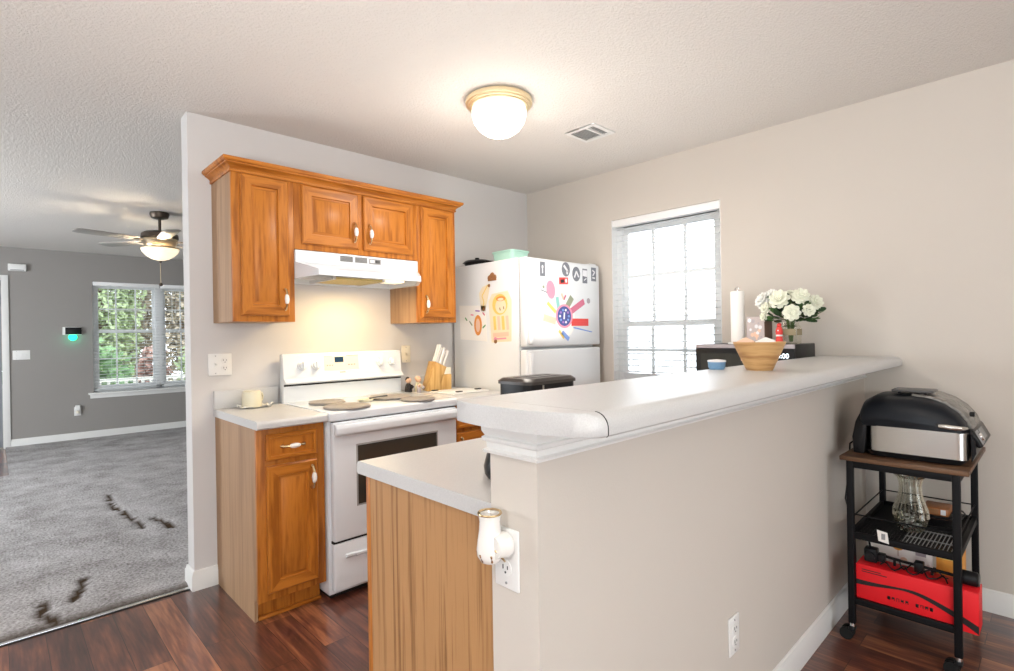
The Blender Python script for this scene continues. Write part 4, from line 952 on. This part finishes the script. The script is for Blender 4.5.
def microwave():
    x0, x1, y0, y1, z0, z1 = -.325, -.006, -2.148, -1.625, .926, 1.206
    r = thing('microwave', 'black microwave with lit clock on the counter behind the bar, below the window', 'microwave', (-.17, -1.89, .914))
    obj('body', MB().box(x0+.012, x1, y0, y1, z0, z1, 'black_plastic', .004), r)
    d = obj('door', MB().box(x0, x0+.0115, y0+.125, y1, z0, z1-.022, 'black_plastic', .003).box(x0-.001, x0+.002, y0+.16, y1-.03, z0+.03, z1-.05, 'oven_glass'), r)
    obj('top_reflection', MB().box(x0, x0+.0115, y0, y1, z1-.021, z1, 'lilac', .002), r, 'pinkish gray strip painted as a reflection along the top of the front')  # reflection along the top edge, painted as a strip
    p = obj('control_panel', MB().box(x0, x0+.0115, y0, y0+.124, z0, z1-.022, 'black_plastic', .003), r)
    Mx = T((x0-.0012, y0+.055, z1-.060)) @ Matrix.Rotation(-PI/2, 4, 'Z') @ Matrix.Rotation(PI/2, 4, 'X')
    obj('clock_display', MB().text('0:00', .034, 'digit_glow', Mx), p)
    obj('feet', MB().box(x0+.03, x0+.06, y0+.03, y1-.03, .9142, z0, 'rubber').box(x1-.06, x1-.03, y0+.03, y1-.03, .9142, z0, 'rubber'), r)
microwave()
MZ = 1.2065
r = thing('paper_towel_holder', 'tall thin white paper towel roll on a stand on the microwave', 'paper towel', (-.25, -1.845, MZ))
obj('base', MB().lathe([(0, 0), (.050, 0), (.052, .004), (.048, .010), (0, .012)], 'plastic_white', (-.25, -1.835, MZ), 32), r)
obj('roll', MB().lathe([(.012, .013), (.034, .013), (.0355, .018), (.0355, .285), (.034, .290), (.012, .283)], 'paper', (-.25, -1.835, MZ), 36), r)
obj('rod', MB().cyl((-.25, -1.835, MZ+.012), .006, .285, 'chrome', 12).tube([(-.25, -1.848, MZ+.296), (-.25, -1.845, MZ+.308), (-.25, -1.835, MZ+.314), (-.25, -1.825, MZ+.308), (-.25, -1.822, MZ+.296)], .003, 'chrome', 8), r)
r = thing('patterned_box', 'brown box with pale floral front beside the paper towel roll', 'box', (-.22, -1.955, MZ))
M = T((-.235, -1.945, MZ)) @ Matrix.Rotation(math.radians(-12), 4, 'Z')
obj('carton', MB().box(-.035, .035, -.052, .052, 0, .148, 'box_brown', .001, mat=M), r)
f = MB().box(-.0362, -.0352, -.051, .051, .001, .147, 'floral_light', mat=M)
for i in range(14):
    y_, z_ = random.uniform(-.04, .04), random.uniform(.015, .13); q = random.choice(['ink_white', 'lilac', 'ink_peach'])
    f.ball((-.0364, y_, z_), random.uniform(.006, .013), q, 1, (.05, 1, 1), mat=M)
obj('floral_panel', f, r)
def flowers():
    cx, cy = -.24, -2.105
    j = thing('glass_jar', 'clear square glass jar with a tan label holding the flowers on the microwave', 'jar', (cx, cy, MZ))
    def sq(w_, z): return (rrect(cx, cy, w_, w_, .012, 3), z)
    obj('jar', loft(MB(), [sq(.076, MZ+.002), sq(.080, MZ+.008), sq(.080, MZ+.088), sq(.064, MZ+.098), sq(.066, MZ+.110)], 'vase_glass', False), j)
    obj('jar_bottom', loft(MB(), [sq(.072, MZ+.0002), sq(.074, MZ+.006)], 'vase_glass'), j)
    obj('label', MB().box(cx-.0412, cx-.0404, cy-.036, cy+.036, MZ+.045, MZ+.078, 'label_tan').box(cx-.036, cx+.036, cy-.0412, cy-.0404, MZ+.045, MZ+.078, 'label_tan'), j)
    b = thing('flower_bouquet', 'bouquet of white and cream flowers with dark leaves in the glass jar', 'flowers', (cx, cy, MZ+.008))
    top = Vector((cx, cy, MZ+.125))
    st = MB(); heads = [(-.03, .125, .105, 'petal_white', .050), (-.07, .03, .105, 'petal', .055), (.0, -.115, .085, 'petal', .042), (-.03, .085, .125, 'petal_white', .045), (-.04, -.06, .115, 'petal', .048), (-.08, -.03, .035, 'petal', .045), (-.06, .10, .065, 'petal', .034), (-.05, -.10, .045, 'petal', .034), (.03, .01, .130, 'petal', .036), (-.05, .115, .02, 'petal', .026)]
    for dx, dy, dz, m_, s_ in heads:
        p = top+Vector((dx, dy, dz)); st.tube([(cx+dx*.05, cy+dy*.05, MZ+.012), tuple(top+Vector((dx*.2, dy*.15, 0))), tuple(p)], .0025, 'stem', 6)
    obj('stems', st, b)
    fl = MB()
    for dx, dy, dz, m_, s_ in heads:
        p = top+Vector((dx, dy, dz)); fl.ball(tuple(p), s_*.38, 'petal_core', 1)
        fl.ball(tuple(p), s_*.45, m_, 2)
        for ring, (nn, tilt, rr) in enumerate(((8, -.05, 1.0), (8, .45, .95), (7, .95, .8), (4, 1.3, .6))):
            nrm = (p-top+Vector((-.09, -.02, -.02))).normalized(); FR = nrm.to_track_quat('Z', 'Y').to_matrix()
            for i in range(nn):
                a = 2*PI*i/nn+ring*.4+dx*30; d = FR @ Vector((math.cos(a)*math.cos(tilt), math.sin(a)*math.cos(tilt), math.sin(tilt))); q = p+d*s_*rr*.55
                xa = d; za = (nrm-d*nrm.dot(d)).normalized(); M = Matrix.Translation(q) @ Matrix((xa, za.cross(xa), za)).transposed().to_4x4(); fl.ball((0, 0, 0), s_*.5*rr, m_, 1, (1, .8, .22), mat=M)
    obj('blossoms', fl, b)
    lv = MB()
    for i in range(190):
        a = random.uniform(0, 2*PI); e = random.uniform(-.6, 1.1); R_ = random.uniform(.03, .125); p = top+Vector((math.cos(a)*math.cos(e)*R_*.75, math.sin(a)*math.cos(e)*R_*1.1, .045+math.sin(e)*R_*.85))
        d = (p-top+Vector((0, 0, random.uniform(-.03, .05)))).normalized(); s_ = random.uniform(.014, .026)
        M = Matrix.Translation(p) @ d.to_track_quat('X', 'Z').to_matrix().to_4x4() @ Matrix.Rotation(random.uniform(-1, 1), 4, 'X')
        lv.ball((0, 0, 0), s_, random.choice(['leaf_dark', 'leaf_dark', 'leaf']), 1, (1.2, .6, .08), mat=M)
    obj('leaves', lv, b)
flowers()
r = thing('red_ornament', 'small red and white ornament standing in front of the flower jar', 'ornament', (-.292, -2.035, MZ))
x_, y_ = -.30, -2.068
obj('body', MB().lathe([(0, 0), (.018, 0), (.019, .008), (.014, .045), (.018, .065), (.012, .088), (0, .09)], 'ink_red', (x_, y_, MZ), 18), r)
obj('trim', MB().lathe([(.0145, .040), (.0170, .045), (.0145, .050)], 'ink_white', (x_, y_, MZ), 18).ball((x_, y_, MZ+.098), .012, 'ink_red', 2).ball((x_-.014, y_, MZ+.07), .005, 'ink_white', 1), r)
# items on the bar
def bowl():
    c = (-1.262, -2.335, 1.1386)
    m = MB(); m.lathe([(0, 0), (.046, 0), (.048, .004), (.075, .058), (.096, .100), (.094, .103), (.090, .101), (.068, .056), (.042, .010), (0, .008)], 'bowl_wood', c, 14, mat=None)
    return m
r = thing('wooden_bowl', 'flared wooden bowl with banded sides holding small items on the bar', 'bowl', (-1.262, -2.335, 1.1386))
bm_ = MB().lathe([(0, 0), (.043, 0), (.045, .004), (.068, .056), (.086, .097), (.085, .100), (.081, .098), (.062, .054), (.039, .010), (0, .008)], 'bowl_wood', (-1.262, -2.335, 1.1386), 48)
obj('bowl', bm_, r)
for dx, dy, lab in ((-.02, -.03, 'white folded packet poking out of the wooden bowl on the right'), (-.03, .035, 'tan scalloped piece poking out of the wooden bowl on the left')):
    m_ = MB(); q = 'paper' if dy < 0 else 'ink_peach'
    m_.prism([(-.035, 0), (.03, .0), (.034, .018), (.0, .034), (-.03, .022)], -.004, .004, q, 'yz', .002, mat=T((-1.262+dx, -2.335+dy, 1.2215)) @ Matrix.Rotation(.4 if dy < 0 else -.2, 4, 'Z'))
    m_.prism([(-.02, 0), (.02, .0), (.016, -.05), (-.016, -.05)], -.003, .003, q, 'yz', mat=T((-1.262+dx, -2.335+dy, 1.2215)))
    tag(obj('packet', m_), lab, 'packet')
r = thing('small_cup', 'small light blue cup with white rim behind the wooden bowl on the bar', 'cup', (-1.29, -2.20, 1.1386))
obj('cup', MB().lathe([(0, 0), (.025, 0), (.029, .008), (.031, .027), (.029, .027), (.030, .008), (0, .004)], 'blue_cup', (-1.305, -2.200, 1.1386), 28), r)
obj('rim', MB().lathe([(.0312, .0275), (.033, .031), (.030, .034), (0, .037), (0, .0285)], 'ink_white', (-1.305, -2.200, 1.1386), 28), r, 'white rim')

# ------------------------------------------------------------------ ceiling fixtures
r = thing('ceiling_light', 'round glowing dome ceiling light with brass rim over the kitchen', 'ceiling light', (-1.40, -1.16, H))
LC = (-1.40, -1.16, 0)
obj('pan', MB().lathe([(0, 2.4395), (.150, 2.4395), (.163, 2.432), (.166, 2.420), (.164, 2.412), (.156, 2.410), (.155, 2.402), (.146, 2.400), (.145, 2.393), (.137, 2.391), (.130, 2.391), (.125, 2.43), (0, 2.43)], 'pale_brass', LC, 56), r)
obj('glass_bowl', MB().lathe([(.129, 2.398), (.134, 2.380), (.133, 2.355), (.124, 2.325), (.102, 2.293), (.070, 2.270), (.035, 2.258), (0, 2.255)], 'glow_bowl', LC, 48), r)
obj('finial', MB().lathe([(0, 2.2545), (.012, 2.253), (.013, 2.249), (.007, 2.244), (0, 2.242)], 'pale_brass', LC, 20), r)
def vent():
    r = thing('ceiling_vent', 'white louvered ceiling vent near the window wall', 'vent', (-.71, -1.19, H))
    x0, x1, y0, y1 = -.815, -.612, -1.300, -1.092; zb = H-.0005
    f = MB()
    for q in ((x0, x1, y0, y0+.025), (x0, x1, y1-.025, y1), (x0, x0+.025, y0+.025, y1-.025), (x1-.025, x1, y0+.025, y1-.025), (x0+.025, x1-.025, -1.235, -1.222)): f.box(*q, H-.009, zb, 'trim_white')
    obj('frame', f, r); obj('duct', MB().box(x0+.028, x1-.028, y0+.028, y1-.028, H-.003, H-.001, 'mid_gray'), r)
    for i in range(13):
        y = y0+.038+i*.0125
        if abs(y+1.228) < .014: continue
        obj('louver', MB().prism([(y-.004, H-.010), (y+.005, H-.004), (y+.006, H-.005), (y-.003, H-.011)], x0+.03, x1-.03, 'trim_white'), r)
vent()
def fan():
    cx, cy = -2.105, 2.62
    r = thing('ceiling_fan', 'ceiling fan with lit bowl lamp and gray blades in the living room', 'ceiling fan', (cx, cy, H))
    c = (cx, cy, 0)
    obj('canopy', MB().lathe([(0, H-.001), (.075, H-.001), (.078, H-.02), (.066, H-.05), (.03, H-.062), (0, H-.062)], 'bronze', c, 32), r)
    obj('downrod', MB().cyl((cx, cy, 2.27), .012, .11, 'bronze', 14), r)
    obj('motor', MB().lathe([(0, 2.275), (.05, 2.272), (.12, 2.258), (.145, 2.24), (.148, 2.205), (.142, 2.200), (.10, 2.196), (0, 2.196)], 'bronze', c, 40), r)
    obj('light_collar', MB().lathe([(0, 2.1955), (.138, 2.1955), (.143, 2.175), (.13, 2.15), (.12, 2.135), (.12, 2.12), (0, 2.12)], 'nickel', c, 40), r)
    obj('lamp_bowl', MB().lathe([(.148, 2.118), (.150, 2.108), (.140, 2.08), (.11, 2.045), (.07, 2.018), (.03, 2.006), (0, 2.003)], 'glow_fan', c, 40), r)
    obj('bowl_rim', MB().lathe([(.146, 2.1185), (.155, 2.1185), (.156, 2.108), (.150, 2.106)], 'nickel', c, 40), r)
    obj('finial', MB().lathe([(0, 2.0025), (.012, 2.0), (.010, 1.985), (0, 1.98)], 'bronze', c, 16), r)
    obj('pull_chain', MB().tube([(cx, cy-.0, 1.982), (cx+.002, cy, 1.80)], .003, 'nickel', 6).ball((cx+.002, cy, 1.785), .016, 'bronze', 2), r)
    for k in range(5):
        a = math.radians(195+72*k); M = T((cx, cy, 2.185)) @ Matrix.Rotation(a, 4, 'Z')
        br = MB().prism([(.10, -.018), (.15, -.012), (.19, -.028), (.21, -.028), (.21, .028), (.19, .028), (.15, .012), (.10, .018)], -.012, -.007, 'bronze', 'xy', mat=M)
        Mb = M @ T((.19, 0, -.004)) @ Matrix.Rotation(math.radians(6), 4, 'X')
        bl = MB().prism([(0, -.052), (.28, -.066), (.42, -.064), (.455, -.045), (.46, 0), (.455, .045), (.42, .064), (.28, .066), (0, .052)], -.003, .004, 'fan_blade', 'xy', .001, mat=Mb)
        b = obj('blade', bl, r); obj('blade_bracket', br, b)
fan()

# ------------------------------------------------------------------ living room wall fixtures
r = thing('alarm_panel', 'black alarm panel glowing green below, on the gray wall beside the window', 'alarm panel', (-2.47, FARY, 1.38))
obj('housing', MB().box(-2.570, -2.375, FARY-.03, FARY, 1.365, 1.465, 'plastic_white', .004), r); obj('screen', MB().box(-2.545, -2.378, FARY-.034, FARY-.0305, 1.370, 1.460, 'black_plastic', .002), r)
obj('glow_bar', MB().lathe([(0, 0), (.045, 0), (.045, .012), (0, .012)], 'green_glow', (-2.468, FARY-.001, 1.335), 24, 'y', mat=T((0, 0, 0))), r, 'green light spot')
light('alarm_glow', 'POINT', (-2.468, FARY-.06, 1.33), .35, (.05, 1, .5), .02)
r = thing('door_chime', 'white rectangular chime box above the entry door frame', 'chime', (-2.985, FARY, 2.14))
obj('cover', MB().box(-3.07, -2.905, FARY-.045, FARY, 2.150, 2.235, 'plastic_white', .006), r); obj('grille', MB().box(-3.05, -2.925, FARY-.0465, FARY-.044, 2.156, 2.166, 'mid_gray'), r)

# ------------------------------------------------------------------ utility cart in the dining corner
CX0, CX1, CY0, CY1 = -.692, -.105, -2.842, -2.432
LXa, LXb, LYa, LYb = -.680, -.125, -2.805, -2.468
def cart():
    r = thing('utility_cart', 'black metal rolling cart with rustic brown top in the corner by the bar', 'cart', (-.40, -2.637, 0))
    obj('top_board', MB().box(CX0, CX1, CY0, CY1, .738, .755, 'rustic_top', .002), r)
    s = .012
    for x in (LXa, LXb):
        for y in (LYa, LYb):
            l = obj('leg', MB().box(x-s, x+s, y-s, y+s, .070, .7375, 'black_metal', .002), r)
            k = MB().cyl((x, y, .055), .009, .016, 'chrome', 12); k.box(x-.016, x+.016, y-.012, y+.012, .040, .056, 'black_plastic', .004)
            k.cyl((x-.006, y+.020, .024), .024, .016, 'rubber', 24, 'x', mat=T((.006, 0, 0))); k.cyl((x+.022, y+.020, .024), .024, .016, 'rubber', 24, 'x', mat=T((.006, 0, 0)))
            k.prism([(y-.010, .05), (y+.012, .05), (y+.030, .030), (y+.014, .018)], x-.005, x+.007, 'black_plastic')
            obj('caster', k, l)
    f = MB()
    for x in (LXa, LXb): f.box(x-s, x+s, LYa+s, LYb-s, .712, .737, 'black_metal', .001)
    for y in (LYa, LYb): f.box(LXa+s, LXb-s, y-s, y+s, .712, .737, 'black_metal', .001)
    obj('top_frame', f, r)
    for z in (.434, .166):
        f = MB()
        for x in (LXa, LXb): f.box(x-.008, x+.008, LYa+s, LYb-s, z-.012, z+.014, 'black_metal', .001)
        for y in (LYa, LYb): f.box(LXa+s, LXb-s, y-.008, y+.008, z-.012, z+.014, 'black_metal', .001)
        # woven mesh shelf
        n = 40
        for i in range(n):
            x = LXa+.01+(LXb-LXa-.02)*i/(n-1); f.box(x-.0035, x+.0035, LYa, LYb, z-.003, z-.001, 'black_metal')
        for i in range(26):
            y = LYa+.01+(LYb-LYa-.02)*i/25; f.box(LXa, LXb, y-.003, y+.003, z-.005, z-.003, 'black_metal')
        obj('mesh_shelf', f, r)
    obj('guard_rail', MB().tube([(LXa, LYb, .52), (LXa, LYa, .52)], .003, 'black_metal', 8).tube([(LXb, LYa, .665), (LXb, LYb, .665)], .003, 'black_metal', 8).tube([(LXb, LYa, .50), (LXb, LYb, .50)], .003, 'black_metal', 8).tube([(LXa, LYa, .50), (LXb, LYa, .50)], .003, 'black_metal', 8).tube([(LXa, LYb, .50), (LXb, LYb, .50)], .003, 'black_metal', 8), r)
    obj('price_tag', MB().prism([(-2.565, .437), (-2.60, .432), (-2.595, .475), (-2.56, .48)], LXa-.0150, LXa-.0135, 'paper').box(LXa-.0156, LXa-.0150, -2.588, -2.575, .445, .468, 'mid_gray'), r, 'white paper tag')
cart()

def grill():
    z0 = .7552
    r = thing('indoor_grill', 'black and stainless countertop grill on top of the rolling cart', 'grill', (-.42, -2.67, z0))
    x0, x1, ya, yb = -.625, -.265, -2.833, -2.506
    obj('base', loft(MB(), [(rrect((x0+x1)/2, (ya+yb)/2+.004, x1-x0-.02, yb-ya-.03, .03), z0+.004), (rrect((x0+x1)/2, (ya+yb)/2, x1-x0, yb-ya, .035), z0+.026)], 'black_plastic').box(x0+.03, x1-.03, ya+.05, yb-.05, z0, z0+.006, 'rubber'), r)
    obj('steel_band', loft(MB(), [(rrect((x0+x1)/2, (ya+yb)/2-.008, x1-x0+.006, yb-ya-.014, .035), z0+.0265), (rrect((x0+x1)/2, (ya+yb)/2-.008, x1-x0+.006, yb-ya-.014, .035), z0+.128)], 'steel'), r, 'brushed steel side band')
    # lid: profile in (y,z), inflated across x
    def lid(mat, prof, xs):
        t = bmesh.new(); R = []
        cy_, cz = -2.66, z0+.125
        for x, s in xs: R.append([t.verts.new((x, cy_+(y-cy_)*(.86+.14*s) if True else y, cz+(z-cz)*s)) for y, z in prof])
        for a, b in zip(R, R[1:]):
            for i in range(len(a)): j = (i+1) % len(a); t.faces.new((a[i], a[j], b[j], b[i]))
        t.faces.new(R[0]); t.faces.new(R[-1][::-1]); bmesh.ops.recalc_face_normals(t, faces=t.faces); return MB()._add(t, mat)
    prof = [(y if y > -2.7 else -2.7+(y+2.7)*.86, z0+.1285+(z-z0-.1285)*.83) for y, z in [(-2.490, z0+.1285), (-2.484, z0+.16), (-2.485, z0+.205), (-2.496, z0+.242), (-2.528, z0+.268), (-2.59, z0+.279), (-2.66, z0+.281), (-2.72, z0+.272), (-2.77, z0+.252), (-2.815, z0+.215), (-2.845, z0+.17), (-2.850, z0+.1285)]]
    xs = [(x0-.002, .30), (x0+.004, .62), (x0+.018, .80), (x0+.045, .92), (x0+.09, .985), (x0+.14, 1), (x1-.14, 1), (x1-.09, .985), (x1-.045, .92), (x1-.018, .8), (x1-.004, .62), (x1+.002, .3)]
    l = obj('lid', lid('navy_black', prof, xs), r, ang=50)
    # rear vent housing
    obj('rear_housing', MB().prism([(-2.500, z0+.002), (-2.462, z0+.004), (-2.458, z0+.07), (-2.470, z0+.135), (-2.49, z0+.18), (-2.515, z0+.18), (-2.505, z0+.02)], x0+.02, x1-.02, 'black_plastic', bev=.006), r)
    # speckled gray arch, paints the reflection on the lid's front curve
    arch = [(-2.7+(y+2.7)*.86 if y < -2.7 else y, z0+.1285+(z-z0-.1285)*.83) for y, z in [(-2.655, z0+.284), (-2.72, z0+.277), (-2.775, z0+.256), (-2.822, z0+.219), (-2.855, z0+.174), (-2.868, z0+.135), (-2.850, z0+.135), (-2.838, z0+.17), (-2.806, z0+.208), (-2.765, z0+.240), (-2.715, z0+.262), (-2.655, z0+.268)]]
    obj('lid_reflection', MB().prism(arch, x0+.075, x1-.035, 'speckle_gray', bev=.003), l, 'speckled gray band painted as the reflection on the front curve')
    obj('handle', MB().box(x0+.085, x0+.195, -2.725, -2.585, z0+.262, z0+.273, 'dark_gray', .005, 3).box(x0+.10, x0+.18, -2.700, -2.690, z0+.240, z0+.263, 'black_plastic').box(x0+.10, x0+.18, -2.615, -2.605, z0+.240, z0+.263, 'black_plastic'), l)
    obj('side_handle', MB().tube([(x0-.002, -2.745, z0+.152), (x0-.020, -2.755, z0+.152), (x0-.026, -2.785, z0+.150), (x0-.018, -2.815, z0+.148), (x0+.010, -2.830, z0+.146)], [.006, .008, .009, .008, .006], 'steel', 10), l, 'silver grip')
    obj('vent_knob', MB().cyl((x0+.12, -2.828, z0+.188), .010, .016, 'black_plastic', 12, 'y', bev=.002), l)
    # tilted control panel
    M = T(((x0+x1)/2, -2.852, z0+.106)) @ Matrix.Rotation(math.radians(-26), 4, 'X')
    c = MB().box(-.150, .150, -.010, .010, -.034, .034, 'black_plastic', .008, 3, mat=M)
    p = obj('control_panel', c, r)
    obj('bracket', MB().prism([(-2.842, z0+.02), (-2.855, z0+.055), (-2.853, z0+.10), (-2.840, z0+.124)], x0+.02, x1-.02, 'black_plastic'), r)
    obj('display', MB().box(-.05, .05, -.0115, -.0102, -.018, .022, 'mid_gray', mat=M).box(-.145, -.075, -.0115, -.0102, -.025, .025, 'mid_gray', .0, mat=M).cyl((-.11, -.0116, 0), .016, .008, 'chrome', 20, 'y', mat=M), p)
grill()
# mid shelf: vase, rack, dish
SZ = .4335
r = thing('glass_vase', 'clear cut-glass vase with flared rim on the middle shelf of the cart', 'vase', (-.47, -2.625, SZ))
vp = [(0, .004), (.035, .004), (.040, .010), (.052, .035), (.060, .065), (.058, .095), (.046, .130), (.038, .165), (.037, .195), (.044, .225), (.060, .242), (.0575, .243), (.041, .226), (.034, .195), (.035, .165), (.043, .130), (.055, .095), (.057, .065), (.049, .036), (.036, .012), (0, .010)]
VC = (-.48, -2.635, SZ+.001)
def fluted():
    m = MB(); n = 48; t = bmesh.new(); R = []
    for r_, z in vp:
        if r_ < 1e-4: R.append([t.verts.new((VC[0], VC[1], VC[2]+z))]); continue
        R.append([t.verts.new((VC[0]+r_*(1+.045*(i % 2))*math.cos(2*PI*i/n), VC[1]+r_*(1+.045*(i % 2))*math.sin(2*PI*i/n), VC[2]+z+(.004*math.sin(i*PI/4) if z > .23 else 0))) for i in range(n)])
    for a, b in zip(R, R[1:]):
        for i in range(n):
            j = (i+1) % n
            if len(a) == 1: t.faces.new((a[0], b[i], b[j]))
            elif len(b) == 1: t.faces.new((a[i], a[j], b[0]))
            else: t.faces.new((a[i], a[j], b[j], b[i]))
    bmesh.ops.recalc_face_normals(t, faces=t.faces); return m._add(t, 'vase_glass')
obj('vase', fluted(), r, ang=10)
gm = MB()
for i in range(60):
    a = random.uniform(0, 6.28); z = random.uniform(.012, .085); rr = random.uniform(0, .046*(.55+.45*min(1, z/.06))); gm.ball((VC[0]+rr*math.cos(a), VC[1]+rr*math.sin(a), VC[2]+z), .0075, random.choice(['ink_white', 'mid_gray', 'black_plastic']), 1, (1, 1, .7))
o = tag(obj('glass_gems', gm), 'mixed gray and white decorative pebbles inside the glass vase', 'pebbles', kind='stuff')
r = thing('oval_dish', 'black oval dish holding a brown package on the middle shelf beside the vase', 'dish', (-.31, -2.70, SZ))
obj('dish', loft(MB(), [(oval(-.31, -2.69, .075, .07), SZ+.014), (oval(-.31, -2.69, .095, .09), SZ+.040), (oval(-.31, -2.69, .105, .098), SZ+.052), (oval(-.31, -2.69, .098, .091), SZ+.052), (oval(-.31, -2.69, .088, .083), SZ+.040)], 'black_plastic'), r)
obj('wire_rim', MB().tube([(x, y, SZ+.062) for x, y in oval(-.31, -2.69, .108, .10)], .003, 'black_metal', 6, True).tube([(x, y, SZ+.010) for x, y in oval(-.31, -2.69, .08, .072)], .003, 'black_metal', 6, True), r)
tag(obj('package', MB().box(-.365, -.255, -2.745, -2.655, SZ+.054, SZ+.086, 'package_brown', .006).box(-.366, -.3645, -2.735, -2.718, SZ+.06, SZ+.082, 'ink_white').box(-.3662, -.365, -2.71, -2.665, SZ+.062, SZ+.08, 'ink_brown')), 'brown packaged item with a white label lying in the black oval dish', 'package')
def rack():
    m = MB(); z = SZ+.008
    for i in range(13):
        y = -2.785+i*.0125; m.tube([(-.655, y, z), (-.45, y, z)], .0018, 'mid_gray', 5)
    for x in (-.655, -.56, -.45): m.tube([(x, -2.79, z-.003), (x, -2.63, z-.003)], .0025, 'mid_gray', 5)
    for x in (-.655, -.45):
        for y in (-2.785, -2.635): m.tube([(x, y, z-.003), (x, y, SZ-.0005)], .0025, 'mid_gray', 5)
    return m
r = tag(obj('cooling_rack', rack()), 'gray wire rack lying flat on the middle shelf in front of the vase', 'rack')
# bottom shelf: red box and things
BZ = .1050
r = thing('red_box', 'long red carton with black swoosh on the lower shelf of the cart', 'box', (-.60, -2.665, .166))
M = T((-.618, -2.672, .1660)) @ Matrix.Rotation(math.radians(0), 4, 'Z')
obj('carton', MB().box(-.055, .055, -.190, .190, 0, .152, 'red_box', .002, mat=M), r)
sw = MB(); t = bmesh.new()
N_ = 24; up, lo = [], []
for i in range(N_+1):
    u = i/N_; y = .1895-u*.379
    zc = .066+.050*math.sin(u*PI*.95)*1.0+.012*u if u < .5 else None
    base = .078+.016*math.exp(-((u-.45)/.25)**2)-.20*max(0, u-.45)**2
    th = .004+.016*abs(u-.38)
    up.append((y, base+th)); lo.append((y, base-th))
sw.prism(up+lo[::-1], -.0558, -.0551, 'black_ink', 'yz', mat=M)
obj('swoosh', sw, r)
random.seed(3)
for word, y0_, n_, z_ in ((0, .085, 5, .040), (1, -.005, 4, .040)):
    tx = MB()
    for i in range(n_):
        y = y0_-i*.0145; z = z_
        tx.box(-.0558, -.0552, y-.0105, y-.0085, z, z+.013, 'black_ink', mat=M); tx.box(-.0558, -.0552, y-.0085, y-.001, z+random.choice([0, .005, .011]), z+.002+random.choice([.001, .005, .011]), 'black_ink', mat=M)
        tx.box(-.0558, -.0552, y-.003, y-.001, z+random.choice([0, .004]), z+.013, 'black_ink', mat=M)
    obj('printed_word', tx, r)
tx = MB()
for k, z in enumerate((.132, .124)):
    tx.box(-.0558, -.0552, .105-.02*k, .170, z, z+.0035, 'black_ink', mat=M)
obj('printed_lines', tx, r)
# picture card, orange box and black gear standing behind on the red box / shelf
r = thing('picture_card', 'pale card with an orange round picture standing behind the red carton', 'card', (-.45, -2.60, .1665))
obj('card', MB().box(-.452, -.440, -2.70, -2.485, .1665, .405, 'paper', .001), r)
cd = MB(); cd.prism(ellipse((-2.585, .355), .022, .020), -.4535, -.4522, 'card_orange').prism(ellipse((-2.605, .30), .012, .010), -.4535, -.4522, 'ink_peach').box(-.4535, -.4522, -2.586, -2.584, .31, .336, 'ink_brown').box(-.4535, -.4522, -2.68, -2.645, .33, .40, 'lilac')
obj('print', cd, r)
tag(obj('orange_box', MB().box(-.452, -.34, -2.795, -2.712, .1665, .400, 'card_orange', .003).box(-.4535, -.4525, -2.785, -2.72, .34, .385, 'ink_yellow').box(-.4535, -.4525, -2.775, -2.735, .17, .25, 'ink_yellow')), 'orange carton standing on the lower shelf between the white card and cart leg', 'box')
r = thing('gadget_stand', 'black telescopic stand with folded head lying on the red carton', 'stand', (-.60, -2.65, .3185))
g = MB(); g.tube([(-.595, -2.52, .350), (-.600, -2.62, .344), (-.605, -2.785, .340)], [.006, .006, .006], 'black_metal', 8)
obj('rod', g, r)
g = MB().box(-.63, -.585, -2.545, -2.500, .3185, .374, 'black_plastic', .006).cyl((-.64, -2.522, .345), .018, .05, 'black_plastic', 16, 'x', mat=T((.05, 0, 0))).box(-.62, -.58, -2.57, -2.54, .325, .355, 'black_plastic', .005).tube([(-.61, -2.52, .37), (-.61, -2.515, .40), (-.61, -2.52, .43)], .004, 'black_metal', 8)
obj('head', g, r)
g = MB()
for y in (-2.60, -2.72): obj('clamp', MB().tube([(-.603, y, .344), (-.603, y, .3195)], .005, 'black_metal', 8), r)
obj('bracket', g.box(-.62, -.585, -2.695, -2.665, .3185, .360, 'black_plastic', .004), r)
def wires():
    m = MB()
    pts = [(-.64+.03*math.sin(i*.9), -2.56-i*.0085, .3215+.004*(1+math.sin(i*1.7))) for i in range(26)]; m.tube(pts, .0028, 'black_plastic', 6)
    pts = [(-.59+.035*math.cos(i*.8), -2.60-i*.008, .3215+.006*(1+math.sin(i*1.1))) for i in range(22)]; m.tube(pts, .0026, 'black_plastic', 6); return m
tag(obj('cable', wires()), 'tangled black cable lying on top of the red carton', 'cable')
r = thing('speaker', 'black cylindrical speaker lying at the right end of the red carton', 'speaker', (-.60, -2.86, .3185))
obj('body', MB().cyl((-.61, -2.795, .345), .026, .062, 'black_plastic', 28, 'y', bev=.004), r)
obj('end_cap', MB().cyl((-.61, -2.8575, .345), .022, .003, 'dark_gray', 24, 'y', bev=.001), r)
# hanging power cord beside the cart
m = MB(); m.tube([(-.50, -2.452, .80), (-.50, -2.425, .775), (-.47, -2.415, .70), (-.50, -2.415, .62), (-.56, -2.42, .545), (-.57, -2.43, .515), (-.50, -2.43, .505), (-.40, -2.41, .50), (-.35, -2.40, .40), (-.33, -2.40, .20), (-.32, -2.40, .005), (-.20, -2.40, .005)], .0035, 'black_plastic', 8)
tag(obj('power_cord', m), 'thin black power cord hanging between the cart and the half wall', 'cord')
